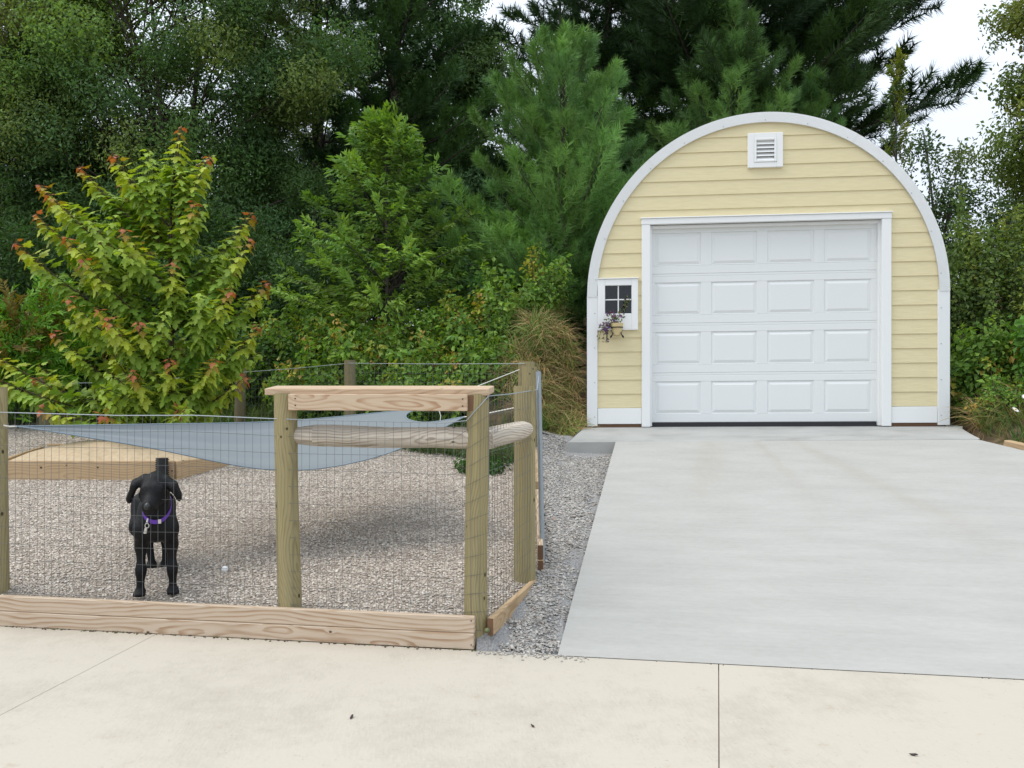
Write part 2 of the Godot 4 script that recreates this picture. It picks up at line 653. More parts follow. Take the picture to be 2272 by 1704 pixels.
func build_ground() -> void:
	# one sheet of earth out to the horizon
	var xs := []
	var ds := []
	var q := -300.0
	for s in [[-300, -20, 40], [-20, -8, 1.0], [-8, 9, 0.2], [9, 20, 1.0], [20, 300, 40]]:
		q = s[0]
		while q < s[1] - 0.001:
			xs.append(q)
			q += s[2]
	xs.append(300.0)
	for s in [[-60, 0, 20], [0, 4, 1.0], [4, 14, 0.2], [14, 30, 1.0], [30, 330, 50]]:
		q = s[0]
		while q < s[1] - 0.001:
			ds.append(q)
			q += s[2]
	ds.append(330.0)
	var b := MB.new()
	for i in xs.size() - 1:
		for j in ds.size() - 1:
			var p := []
			for k in [[0, 0], [0, 1], [1, 1], [1, 0]]:
				var x: float = xs[i + k[0]]
				var d: float = ds[j + k[1]]
				p.append(Vector3(x, ground(x, minf(d, 40.0)) - (0.03 if d > d_front(x) + 0.45 else 0.14), -d))
			b.quad(p[0], p[1], p[2], p[3])
	tag(part("ground", b, M.soil), "", "", "", "structure")
	# driveway: three cast slabs parted by saw-cut joints
	var drive := Node3D.new()
	drive.name = "driveway"
	add_child(drive)
	tag(drive, "", "", "", "structure")
	var j1a := Vector2(-2.159 + 0.0265, 5.256); var j1b := Vector2(-3.97, -7.5)
	var j2a := Vector2(1.110, 4.72); var j2b := Vector2(-1.75, -7.5)
	var front := func(x: float) -> Vector2: return Vector2(x, 4.915 - 0.170 * x)
	var polys := [
		[front.call(-20.0), Vector2(j1a.x - 0.002, front.call(j1a.x).y), Vector2(j1b.x - 0.002, j1b.y), Vector2(-24, -7.5)],
		[Vector2(j1a.x + 0.002, front.call(j1a.x).y), Vector2(j2a.x - 0.0025, front.call(j2a.x).y), Vector2(j2b.x - 0.0025, j2b.y), Vector2(j1b.x + 0.002, j1b.y)],
		[Vector2(j2a.x + 0.0025, front.call(j2a.x).y), front.call(14.0), Vector2(20, -7.5), Vector2(j2b.x + 0.0025, j2b.y)],
	]
	for pl in polys:
		var t := MB.new()
		var n: int = pl.size()
		var top := []
		for e in pl:
			top.append(Vector3(e.x, 0, -e.y))
		var uvs := []
		for e in pl:
			uvs.append(Vector2(e.x + 0.14 * e.y, e.y - 0.14 * e.x))
		t.quad(top[0], top[1], top[2], top[3], uvs[0], uvs[1], uvs[2], uvs[3])
		for i in n:
			var a: Vector3 = top[i]
			var c: Vector3 = top[(i + 1) % n]
			var dn := Vector3(0, -0.12, 0)
			t.quad(c, a, a + dn, c + dn)
		part("slab", t, M.drive, drive)
	var jb := MB.new()
	for j in [[j1a, j1b], [j2a, j2b]]:
		jb.quad(Vector3(j[0].x - 0.05, -0.006, -j[0].y + 0.1), Vector3(j[0].x + 0.05, -0.006, -j[0].y + 0.1), Vector3(j[1].x + 0.05, -0.006, -j[1].y), Vector3(j[1].x - 0.05, -0.006, -j[1].y))
	part("joint_filler", jb, M.joint, drive)
	# crumbs of soil and gravel gathered along the boards and the joints
	rng.seed = 19
	var cr := MB.new()
	for i in 420:
		var x := rnd(-3.6, -0.2)
		if i > 170: x = rnd(-0.2, 0.42)
		if i > 330: x = rnd(0.25, 4.5)
		var off := absf(rng.randfn(0.0, 0.012 if i <= 170 or i > 330 else 0.045))
		var p := Vector3(x, 0.001, -(4.912 - 0.17 * x - off))
		var r := rnd(0.002, 0.006 if i <= 330 else 0.003)
		cr.col = Color(0.10, 0.07, 0.045) if i <= 170 or i > 330 else [Color(0.36, 0.35, 0.33), Color(0.46, 0.44, 0.41), Color(0.26, 0.24, 0.22)][i % 3]
		if i <= 170 and i % 5 == 0: cr.col = Color(0.09, 0.12, 0.03)
		cr.box(p + Vector3(0, r * 0.5, 0), Vector3(r, r * 0.6, r * rnd(0.6, 1.4)), r * 0.3, Basis(Vector3.UP, rnd(0, TAU)))
	part("loose_crumbs", cr, M.stone, drive).set_meta("kind", "stuff")
	build_ramp()
	build_gravel()

func stain_image() -> Image:
	var f := FastNoiseLite.new()
	f.seed = 5
	f.frequency = 1.0
	f.fractal_octaves = 4
	var s := 512
	var im := Image.create(s, s, false, Image.FORMAT_RGB8)
	var light := lin(0.42, 0.412, 0.387)
	var dark := lin(0.345, 0.337, 0.313)
	var rust := lin(0.33, 0.295, 0.25)
	for y in s:
		for x in s:
			var u := float(x) / s
			var v := float(y) / s   # 0 at the foot, 1 at the landing
			var t := 0.5 + 0.5 * f.get_noise_2d(u * 5.0, v * 16.0) + 0.22 * f.get_noise_2d(u * 7.0, v * 110.0) + 0.32 * f.get_noise_2d(u * 60.0, v * 150.0)
			var q := light.lerp(dark, clampf(t, 0.0, 1.0) * 0.8)
			# tyre and clay marks down from the landing
			for k in [[0.50, 0.57, 0.018, 0.55], [0.40, 0.36, 0.012, 0.7], [0.27, 0.14, 0.03, 0.7]]:
				var c := lerpf(k[0], k[1], (1.0 - v) * 1.6)
				var e: float = absf(u - c) / (k[2] * (1.0 + (1.0 - v) * 1.5))
				q = q.lerp(rust, 0.42 * exp(-e * e) * smoothstep(k[3] - 0.25, k[3] + 0.1, v) * (0.6 + 0.5 * f.get_noise_2d(u * 14.0, v * 9.0)))
			im.set_pixel(x, y, q)
	return im

func build_ramp() -> void:
	var m := StandardMaterial3D.new()
	m.albedo_texture = ImageTexture.create_from_image(stain_image())
	m.roughness = 0.85
	m.metallic_specular = 0.35
	m.texture_repeat = false
	m.heightmap_enabled = true
	m.heightmap_texture = noise_tex(13, 0.16, 3, 512, [], [])
	m.heightmap_scale = 0.2
	var b := MB.new()
	var n := 24
	var k := 12
	var p := func(i: int, j: int) -> Vector3:
		var v := float(j) / n
		var u := float(i) / k
		var bot := Vector3(0.251, 0.004, -4.852).lerp(Vector3(5.6, 0.004, -3.955), u)
		var top := Vector3(1.01, 0.936, -8.575).lerp(Vector3(4.345, 0.982, -8.205), u)
		var q := bot.lerp(top, v)
		q.x += u * u * 0.5 * sin(v * PI)
		q.y += 0.012 * sin(v * PI)
		return q
	for j in n:
		for i in k:
			var us := []
			for e in [[0, 0], [0, 1], [1, 1], [1, 0]]:
				us.append(Vector2(float(i + e[0]) / k, float(j + e[1]) / n))
			b.quad(p.call(i, j), p.call(i, j + 1), p.call(i + 1, j + 1), p.call(i + 1, j), us[0], us[1], us[2], us[3])
	var dn := Vector3(0, -0.14, 0)
	for j in n:
		b.quad(p.call(0, j), p.call(0, j) + dn, p.call(0, j + 1) + dn, p.call(0, j + 1), Vector2(0.01, 0.2), Vector2(0.02, 0.2), Vector2(0.02, 0.3), Vector2(0.01, 0.3))
		b.quad(p.call(k, j), p.call(k, j + 1), p.call(k, j + 1) + dn, p.call(k, j) + dn, Vector2(0.99, 0.2), Vector2(0.99, 0.3), Vector2(0.98, 0.3), Vector2(0.98, 0.2))
	tag(part("ramp", b, m), "", "", "", "structure")
	# the landing and garage floor: one slab, its right front corner rounded
	var t := MB.new()
	var rim := [Vector3(0.55, 0.928, -8.635), Vector3(4.345, 0.985, -8.207), Vector3(4.385, 0.99, -8.25), Vector3(4.43, 1.0, -8.42), Vector3(4.51, 1.02, -8.70), Vector3(4.63, 1.04, -9.05), Vector3(4.79, 1.052, -9.35), Vector3(5.45, 1.052, -15.6), Vector3(1.5, 1.02, -15.95), Vector3(0.78, 1.022, -9.70)]
	var mid := [Vector3(0.80, 1.020, -9.69), Vector3(4.66, 1.051, -9.33)]
	t.fan([rim[0], mid[0], mid[1], rim[6], rim[5], rim[4], rim[3], rim[2], rim[1]])
	t.quad(mid[0], rim[8], rim[7], rim[6])
	for i in rim.size():
		var a: Vector3 = rim[i]
		var c: Vector3 = rim[(i + 1) % rim.size()]
		var low := Vector3(0, -0.13, 0)
		t.quad(a, c, c + low, a + low)
	tag(part("landing_slab", t, M.slab), "", "", "", "structure")

func in_run(x: float, d: float) -> bool:
	return d > d_front(x) and d < d_back(x) + 0.15 and x < x_fence(d) - (0.0 if d > 5.1 else 0.08)

func in_strip(x: float, d: float) -> bool:
	return x > x_fence(d) - (0.02 if d > 5.06 else 0.12) and x < (x_ramp_left(d) if d < 8.6 else 1.0) + 0.1 and d > 4.88 - 0.17 * x and d < 10.1 - 0.3 * absf(x - 0.5)

func stone_patch(sd: int, cols: Array, lo: float, hi: float) -> ArrayMesh:
	var r := RandomNumberGenerator.new()
	r.seed = sd
	var b := MB.new()
	var n := 100
	for i in n:
		var p := Vector3(r.randf_range(-0.1, 0.1), r.randf_range(0.0, 0.008), r.randf_range(-0.1, 0.1))
		var s := r.randf_range(lo, hi)
		var q: Color = cols[r.randi() % cols.size()]
		b.col = q * r.randf_range(0.82, 1.15)
		var bs := Basis.from_euler(Vector3(r.randf() * 0.7, r.randf() * TAU, r.randf() * 0.7)).scaled(Vector3(s * r.randf_range(0.7, 1.2), s * r.randf_range(0.4, 0.7), s))
		var c := []
		for e in [Vector3(1, 0.1, 0.1), Vector3(0.25, 0.2, 0.95), Vector3(-0.8, -0.1, 0.5), Vector3(-0.75, 0.15, -0.6), Vector3(0.35, 0.0, -0.95)]:
			c.append(p + bs * (e + Vector3(r.randf(), r.randf(), r.randf()) * 0.25))
		var top := p + bs * Vector3(0.1, 0.85, -0.05)
		var top2 := p + bs * Vector3(-0.3, 0.75, 0.2)
		b.tri(c[0], top, c[1]); b.tri(c[1], top, top2); b.tri(c[1], top2, c[2]); b.tri(c[2], top2, c[3]); b.tri(top2, top, c[3]); b.tri(c[3], top, c[4]); b.tri(c[4], top, c[0])
	return b.mesh()

func build_gravel() -> void:
	for which in 2:
		var b := MB.new()
		var xf := []
		var tint := []
		var st := 0.10
		var x := -7.0 if which == 0 else -0.3
		while x < 1.3:
			var e := 0.045 if which == 0 else -0.012
			while e < 7.5:
				var d := d_front(x) + e
				var d2 := d_front(x + st) + e
				var ok := in_run(x + st / 2, d + st / 2) if which == 0 else in_strip(x + st / 2, d + st / 2)
				if ok:
					b.quad(spot(x, d, 0.004), spot(x, d + st, 0.004), spot(x + st, d2 + st, 0.004), spot(x + st, d2, 0.004))
					var px := x + rnd(0, st)
					var pd := d + rnd(0, st)
					var clear := pd > d_front(px) + 0.15 and pd < d_back(px) + 0.1 and px < x_fence(pd) - 0.08
					if which == 1:
						clear = pd > 4.975 - 0.17 * px and px < (x_ramp_left(pd) if pd < 8.5 else 0.62) - 0.05 and (pd < 8.45 or px < 0.46) and px > x_fence(pd) + (0.03 if pd > 5.9 else (-0.01 if pd > 5.12 else -0.06))
					if clear:
						var g := ground(px, pd)
						var up := Vector3(g - ground(px + 0.1, pd), 0.1, ground(px, pd + 0.1) - g).normalized()
						xf.append(Transform3D(look(up, rnd(0, TAU)).scaled(Vector3.ONE * rnd(0.9, 1.15)), Vector3(px, g + 0.002, -pd)))
						tint.append(Color(1, 1, 1) * rnd(0.92, 1.08))
				e += st
			x += st
		var bed := part("gravel_yard" if which == 0 else "gravel_strip", b, M.gravel_bed if which == 0 else M.grey_bed)
		tag(bed, "", "", "", "structure")
		var cols := [Color(0.56, 0.485, 0.41), Color(0.48, 0.41, 0.345), Color(0.63, 0.565, 0.49), Color(0.42, 0.335, 0.26), Color(0.34, 0.295, 0.255), Color(0.52, 0.435, 0.355), Color(0.68, 0.62, 0.55)]
		if which == 1:
			cols = [Color(0.33, 0.31, 0.285), Color(0.40, 0.38, 0.35), Color(0.26, 0.24, 0.215), Color(0.47, 0.445, 0.405), Color(0.35, 0.295, 0.25), Color(0.29, 0.28, 0.265)]
		for v in 3:
			var xs := []
			var ts := []
			for i in xf.size():
				if i % 3 == v:
					xs.append(xf[i])
					ts.append(tint[i])
			stuff("loose_stones", stone_patch(100 + which * 10 + v, cols, 0.0050 if which == 0 else 0.006, 0.0098 if which == 0 else 0.0125), M.stone, xs, ts, bed)

# ---------------------------------------------------------------- garage (u along the front, v up, w towards the camera)
const LEAN := 0.0086
const AU := 1.918
const AV := 1.42
const RA := 1.915
const RB := 1.963

func gb() -> MB:
	var b := MB.new()
	b.lean = LEAN
	return b

func rect(b: MB, u0: float, u1: float, v0: float, v1: float, w0: float, w1: float, bev := 0.003, uo := Vector2()) -> void:
	b.box(Vector3((u0 + u1) / 2, (v0 + v1) / 2, (w0 + w1) / 2), Vector3((u1 - u0) / 2, (v1 - v0) / 2, (w1 - w0) / 2), bev, Basis(), uo)

func arch_u(v: float, inset: float) -> float:
	if v <= AV:
		return RA - inset
	var t := clampf((v - AV) / (RB - inset), 0.0, 1.0)
	return (RA - inset) * sqrt(1.0 - t * t)

func build_garage() -> void:
	var g := thing("garage", "yellow arched garage with white roll up door and white trim above the concrete ramp", "garage", Vector3(0.828, 1.037, -9.722))
	g.rotation.y = -atan(0.0963)
	# clapboards
	var ex := 0.1545
	var i := 0
	while true:
		var v0 := 0.197 + ex * i
		if v0 > AV + RB - 0.12:
			break
		var v1 := minf(v0 + ex + 0.022, AV + RB - 0.06)
		var gaps := []
		if v0 + ex > 1.235 and v0 < 1.541:
			gaps.append([-1.0, 0.50])
		if v1 < 2.30:
			gaps.append([0.66, 3.17])
		if v0 + ex > 2.85 and v0 < 3.10:
			gaps.append([1.76, 2.08])
		var runs := [[-1.0, 5.0]]
		for q in gaps:
			var nx := []
			for r in runs:
				if q[1] <= r[0] or q[0] >= r[1]:
					nx.append(r)
					continue
				if q[0] > r[0]: nx.append([r[0], q[0]])
				if q[1] < r[1]: nx.append([q[1], r[1]])
			runs = nx
		for r in runs:
			var b := gb()
			var steps := 6
			var back := []
			for k in steps:
				var a0 := lerpf(v0, v1, float(k) / steps)
				var a1 := lerpf(v0, v1, float(k + 1) / steps)
				var f0 := lerpf(0.015, 0.004, float(k) / steps)
				var f1 := lerpf(0.015, 0.004, float(k + 1) / steps)
				var l0 := maxf(r[0], AU - arch_u(a0, 0.05)); var l1 := maxf(r[0], AU - arch_u(a1, 0.05))
				var r0 := minf(r[1], AU + arch_u(a0, 0.05)); var r1 := minf(r[1], AU + arch_u(a1, 0.05))
				var uo := Vector2(i * 0.37, 0)
				b.quad(Vector3(l0, a0, f0), Vector3(l1, a1, f1), Vector3(r1, a1, f1), Vector3(r0, a0, f0), uo + Vector2(l0, a0), uo + Vector2(l1, a1), uo + Vector2(r1, a1), uo + Vector2(r0, a0))
				if k == 0:
					b.quad(Vector3(l0, a0, -0.002), Vector3(l0, a0, f0), Vector3(r0, a0, f0), Vector3(r0, a0, -0.002))
			part("siding_board", b, M.siding, g, true)
		i += 1
	# inner sheathing with the openings left free, so that no light leaks between boards
	var sh := gb()
	for q in [[0.06, 0.20, 0.0, 1.42], [0.20, 0.485, 0.0, 1.24], [0.20, 0.485, 1.54, 1.75], [0.485, 0.66, 0.0, 1.75], [0.06, 0.20, 1.42, 1.75], [3.17, 3.77, 0.0, 1.75], [0.19, 0.66, 1.75, 2.2], [3.17, 3.64, 1.75, 2.2], [0.51, 3.33, 2.2, 2.7], [0.84, 3.0, 2.7, 3.0], [1.27, 2.57, 3.0, 3.25]]:
		rect(sh, q[0], q[1], q[2], q[3], -0.02, -0.005, 0.0)
	part("sheathing", sh, M.dark, g, true)
	# trim along the arch: ribbed above, plain flat strips below
	var joints := [-0.02, 0.86, 2.10, PI + 0.02]
	for s in 3:
		var b := gb()
		var a0: float = joints[s] if s else 0.0
		var a1: float = joints[s + 1] if s < 2 else PI
		var n := int((a1 - a0) * 168)
		for k in n:
			for hlf in 2:
				var t0 := lerpf(a0, a1, (k + hlf * 0.5) / n)
				var t1 := lerpf(a0, a1, (k + hlf * 0.5 + 0.5) / n)
				var z0 := 0.036 + (0.005 if hlf == 0 else 0.0) + s % 2 * 0.003
				var z1 := 0.036 + (0.0 if hlf == 0 else 0.005) + s % 2 * 0.003
				var o0 := Vector3(AU - RA * cos(t0), AV + RB * sin(t0), z0); var o1 := Vector3(AU - RA * cos(t1), AV + RB * sin(t1), z1)
				var i0 := Vector3(AU - (RA - 0.108) * cos(t0), AV + (RB - 0.108) * sin(t0), z0); var i1 := Vector3(AU - (RA - 0.108) * cos(t1), AV + (RB - 0.108) * sin(t1), z1)
				b.quad(o0, o1, i1, i0)
				if hlf == 0:
					var bk := Vector3(0, 0, -0.05)
					b.quad(i0, i1, i1 + bk * 0.7, i0 + bk * 0.7)
					b.quad(o1, o0, o0 + bk, o1 + bk)
		part("arch_trim", b, M.trim_metal, g, true)
	for s in 2:
		var b := gb()
		if s == 0:
			rect(b, 0.001, 0.116, -0.005, AV + 0.012, -0.01, 0.034, 0.004)
		else:
			rect(b, 3.711, 3.834, -0.005, AV + 0.012, -0.01, 0.034, 0.004)
		part("corner_strip", b, M.trim_metal, g, true)
	var sc := gb()
	sc.tube([Vector3.ZERO, Vector3(0, 0, 0.006)], [0.0065, 0.004], 6)
	var sm := sc.mesh()
	sm.surface_set_material(0, M.screw)
	for k in 13:
		var t := 0.10 + (PI - 0.2) * k / 12.0
		var p := Vector3(AU - (RA - 0.085) * cos(t), AV + (RB - 0.085) * sin(t), 0.040)
		p.y += p.x * LEAN
		piece("screw", sm, g, Transform3D(Basis(), p))
	for k in 4:
		for u in [0.085, 3.742]:
			piece("screw", sm, g, Transform3D(Basis(), Vector3(u, 0.10 + 0.38 * k + u * LEAN, 0.034)))
	# base boards and the sill under them
	for s in 2:
		var b := gb()
		rect(b, 0.118 if s == 0 else 3.235, 0.597 if s == 0 else 3.709, 0.020, 0.193, -0.01, 0.026, 0.004)
		part("base_board", b, M.white, g, true)
		var c := gb()
		rect(c, 0.10 if s == 0 else 3.22, 0.60 if s == 0 else 3.80, -0.02, 0.019, -0.05, 0.008, 0.002)
		part("sill", c, M.end_grain, g, true)
	# frame round the door
	var f := gb()
	rect(f, 0.598, 0.690, -0.012, 2.200, -0.02, 0.045, 0.004)
	part("door_frame", f, M.white, g, true)
	f = gb()
	rect(f, 3.136, 3.232, -0.012, 2.200, -0.02, 0.045, 0.004)
	part("door_frame", f, M.white, g, true)
	f = gb()
	rect(f, 0.594, 3.236, 2.2005, 2.263, -0.02, 0.049, 0.004)
	rect(f, 0.584, 3.246, 2.2635, 2.275, -0.02, 0.060, 0.003)
	part("door_head", f, M.white, g, true)
	for s in 2:
		f = gb()
		rect(f, 0.670 if s == 0 else 3.115, 0.713 if s == 0 else 3.158, -0.010, 2.200, -0.16, -0.0205, 0.003)
		part("door_jamb", f, M.white, g, true)
	f = gb()
	rect(f, 0.7135, 3.1145, 2.165, 2.1995, -0.16, -0.0205, 0.003)
	part("door_jamb", f, M.white, g, true)
	# door: four sections of four raised panels
	var us := [0.706, 0.751, 1.250, 1.357, 1.852, 1.960, 2.458, 2.563, 3.060, 3.122]
	for s in 4:
		var v0 := 0.0325 + 0.5455 * s
		var v1 := v0 + 0.5442
		var pv0 := v0 + 0.092
		var pv1 := v0 + 0.449
		var z := -0.075
		var b := gb()
		rect(b, us[0], us[9], v0, pv0, z - 0.04, z, 0.004)
		rect(b, us[0], us[9], pv1, v1 - 0.030, z - 0.04, z, 0.003)
		rect(b, us[0], us[9], v1 - 0.026, v1, z - 0.04, z, 0.004)
		rect(b, us[0], us[9], v1 - 0.031, v1 - 0.025, z - 0.04, z - 0.002, 0.0)
		for k in 5:
			rect(b, us[k * 2], us[k * 2 + 1], pv0 + 0.0002, pv1 - 0.0002, z - 0.04, z - 0.0003, 0.0)
		var sec := part("door_section", b, M.door, g, true)
		for k in 4:
			var p := gb()
			var u0: float = us[k * 2 + 1]
			var u1: float = us[k * 2 + 2]
			var rings := [[0.0, z - 0.0003], [0.006, z - 0.010], [0.013, z - 0.010], [0.042, z + 0.001]]
			for r in 3:
				var a: Array = rings[r]
				var c: Array = rings[r + 1]
				var oa := [Vector3(u0 + a[0], pv0 + a[0], a[1]), Vector3(u0 + a[0], pv1 - a[0], a[1]), Vector3(u1 - a[0], pv1 - a[0], a[1]), Vector3(u1 - a[0], pv0 + a[0], a[1])]
				var oc := [Vector3(u0 + c[0], pv0 + c[0], c[1]), Vector3(u0 + c[0], pv1 - c[0], c[1]), Vector3(u1 - c[0], pv1 - c[0], c[1]), Vector3(u1 - c[0], pv0 + c[0], c[1])]
				for e in 4:
					p.quad(oa[e], oa[(e + 1) % 4], oc[(e + 1) % 4], oc[e])
				if r == 2:
					p.quad(oc[0], oc[1], oc[2], oc[3])
			part("raised_panel", p, M.door, sec, true)
	f = gb()
	rect(f, 0.712, 3.110, -0.022, 0.0315, -0.12, -0.070, 0.006)
	part("bottom_seal", f, M.rubber, g, true)
	# vent under the crown of the arch
	var vent := gb()
	for q in [[1.734, 1.801, 2.786, 3.160], [2.039, 2.106, 2.786, 3.160], [1.8012, 2.0388, 2.786, 2.843], [1.8012, 2.0388, 3.103, 3.160]]:
		rect(vent, q[0], q[1], q[2], q[3], 0.0, 0.043, 0.004)
	var vf := part("vent", vent, M.white, g, true)
	var vi := gb()
	for q in [[1.8015, 1.826, 2.8435, 3.1025], [2.014, 2.0385, 2.8435, 3.1025], [1.8262, 2.0138, 2.8435, 2.866], [1.8262, 2.0138, 3.080, 3.1025]]:
		rect(vi, q[0], q[1], q[2], q[3], 0.0, 0.050, 0.004)
	part("vent_frame", vi, M.white, vf, true)
	for k in 5:
		var l := gb()
		var vv := 2.888 + 0.0425 * k
		l.box(Vector3(1.92, vv, 0.022), Vector3(0.094, 0.003, 0.031), 0.001, Basis(Vector3(1, 0, 0), 0.85))
		part("louver", l, M.white, vf, true)
	vent = gb()
	rect(vent, 1.78, 2.06, 2.82, 3.13, -0.03, -0.012, 0.0)
	part("vent_screen", vent, plain(0.22, 0.22, 0.22, 0.8), vf, true)
	# small window with a cross bar
	var wf := gb()
	for q in [[0.1165, 0.199, 1.051, 1.613], [0.487, 0.558, 1.051, 1.613], [0.1992, 0.4868, 1.051, 1.233], [0.1992, 0.4868, 1.541, 1.613]]:
		rect(wf, q[0], q[1], q[2], q[3], -0.006, 0.040, 0.004)
	rect(wf, 0.1165, 0.565, 1.6135, 1.624, -0.006, 0.052, 0.003)
	var win := part("window", wf, M.white, g, true)
	var gl := StandardMaterial3D.new()
	gl.albedo_color = Color(0.02, 0.022, 0.03, 0.45)
	gl.transparency = BaseMaterial3D.TRANSPARENCY_ALPHA
	gl.roughness = 0.03
	var cs := [[0.1995, 0.337, 1.2335, 1.380], [0.350, 0.4865, 1.2335, 1.380], [0.1995, 0.337, 1.393, 1.5405], [0.350, 0.4865, 1.393, 1.5405]]
	for q in cs:
		var pb := gb()
		rect(pb, q[0], q[1], q[2], q[3], 0.004, 0.008, 0.0)
		part("pane", pb, gl, win, true)
	var mu := gb()
	rect(mu, 0.337, 0.350, 1.2335, 1.5405, -0.004, 0.026, 0.003)
	part("glazing_bar", mu, M.white, win, true)
	for q in [[0.1995, 0.3365], [0.3505, 0.4865]]:
		mu = gb()
		rect(mu, q[0], q[1], 1.380, 1.393, -0.004, 0.024, 0.003)
		part("glazing_bar", mu, M.white, win, true)
	# shell: ribbed steel arch, 6 m deep, and the back wall
	var r := gb()
	for k in 48:
		for d in 60:
			var z0 := -0.012 - d * 0.1
			var z1 := -0.012 - (d + 1) * 0.1
			var b0 := 0.03 if d % 3 == 0 else 0.0
			var b1 := 0.03 if (d + 1) % 3 == 0 else 0.0
			var P := func(t: float, off: float, z: float) -> Vector3:
				var rr := 0.03 + 0.03 - off
				if t < 0.0: return Vector3(0.0 + rr, AV + t, z)
				if t > PI: return Vector3(2 * AU - rr, AV + PI - t, z)
				return Vector3(AU - (RA - rr) * cos(t), AV + (RB - rr) * sin(t), z)
			var t0 := lerpf(-1.42, PI + 1.42, k / 48.0)
			var t1 := lerpf(-1.42, PI + 1.42, (k + 1) / 48.0)
			r.quad(P.call(t0, b0, z0), P.call(t0, b1, z1), P.call(t1, b1, z1), P.call(t1, b0, z0))
	part("steel_shell", r, M.trim_metal, g, true)
	r = gb()
	var pts := [Vector3(0.03, 0, -6.0)]
	for k in 25:
		var t := PI * k / 24.0
		pts.append(Vector3(AU - (RA - 0.04) * cos(t), AV + (RB - 0.04) * sin(t), -6.0))
	pts.append(Vector3(2 * AU - 0.03, 0, -6.0))
	r.fan(pts)
	part("back_wall", r, M.dark, g, true)
	build_planter(g)

func build_planter(g: Node3D) -> void:
	# cream half-basket pot on two black scroll hooks, hung on the wall under the window
	var tf := g.transform
	var W := func(u: float, v: float, w: float) -> Vector3: return tf * Vector3(u, v + LEAN * u, w)
	var o := thing("flower_pot", "small cream pot of trailing purple flowers hung under the garage window", "flower pot", W.call(0.325, 1.0, 0.045))
	var cream := plain(0.62, 0.50, 0.26, 0.6)
	var b := MB.new()
	var prof := [[0.985, 0.040, 0.05], [0.99, 0.045, 0.055], [1.065, 0.060, 0.075], [1.072, 0.066, 0.085], [1.120, 0.072, 0.092], [1.122, 0.062, 0.08], [1.10, 0.058, 0.075]]
	for k in prof.size() - 1:
		for e in 16:
			var a0 := TAU * e / 16.0
			var a1 := TAU * (e + 1) / 16.0
			var q := []
			for s in [[k, a0], [k + 1, a0], [k + 1, a1], [k, a1]]:
				var pr: Array = prof[s[0]]
				q.append(W.call(0.325 + pr[1] * cos(s[1]), pr[0], 0.125 + pr[2] * sin(s[1])))
			b.quad(q[0], q[3], q[2], q[1])
	part("pot", b, cream, o)
	b = MB.new()
	for e in 16:
		var a0 := TAU * e / 16.0
		var a1 := TAU * (e + 1) / 16.0
		b.quad(W.call(0.325 + 0.066 * cos(a0), 1.068, 0.125 + 0.084 * sin(a0)), W.call(0.325 + 0.066 * cos(a1), 1.068, 0.125 + 0.084 * sin(a1)), W.call(0.325 + 0.069 * cos(a1), 1.080, 0.125 + 0.088 * sin(a1)), W.call(0.325 + 0.069 * cos(a0), 1.080, 0.125 + 0.088 * sin(a0)))
	part("band", b, M.rubber, o)
	for s in [-1, 1]:
		b = MB.new()
		var path := []
		for k in 12:
			var t := k / 11.0
			path.append(W.call(0.325 + s * (0.062 - 0.018 * sin(t * PI) + 0.008 * t * t), 1.050 - 0.085 * t, 0.05 + 0.15 * sin(t * PI * 0.62)))
		var rr := []
		for k in 12:
			rr.append(0.006 if k < 9 else 0.010)
		b.tube(path, rr, 6)
		part("hook", b, M.rubber, o)
	# plant
	var f := MB.new()
	var fl := MB.new()
	rng.seed = 404
	for st in 34:
		var p: Vector3 = W.call(0.325 + rnd(-0.05, 0.05), 1.11, 0.12 + rnd(-0.05, 0.05))
		var dir := Vector3(rnd(-1.0, 0.45), rnd(0.3, 1.0), rnd(-0.2, 0.5)).normalized()
		var fall := 0.16
		var n := 9
		if st < 9:
			dir = Vector3(-1, rnd(0.2, 0.5), rnd(-0.1, 0.2)).normalized()
			n = 15
			fall = 0.17
		elif st < 14:
			dir = Vector3(0.55, 0.9, 0.0).normalized() + rdir() * 0.1
			n = 17
			fall = -0.02
		for k in n:
			dir = (dir + Vector3(0, -fall, 0) + rdir() * 0.2).normalized()
			p += dir * 0.018
			f.col = [Color(0.10, 0.16, 0.04), Color(0.16, 0.20, 0.06), Color(0.09, 0.08, 0.05), Color(0.13, 0.09, 0.06)][rng.randi() % 4]
			if k % 2 == 0 or rnd(0, 1) < 0.5:
				f.leaf2(p, (rdir() + dir).normalized(), rdir(), rnd(0.022, 0.04), 0.015)
			if (k > 5 and rnd(0, 1) < 0.22 and st > 13) or (st < 9 and rnd(0, 1) < 0.16):
				fl.col = [Color(0.20, 0.10, 0.42), Color(0.27, 0.14, 0.45), Color(0.24, 0.09, 0.22)][rng.randi() % 3]
				for e in 5:
					fl.leaf2(p + Vector3(0, 0.01, 0.01), (rdir() + Vector3(0, 0.3, 0.6)).normalized(), rdir(), 0.024, 0.02)
	part("foliage", f, M.leaf, o).set_meta("kind", "stuff")
	part("flowers", fl, M.leaf, o).set_meta("kind", "stuff")

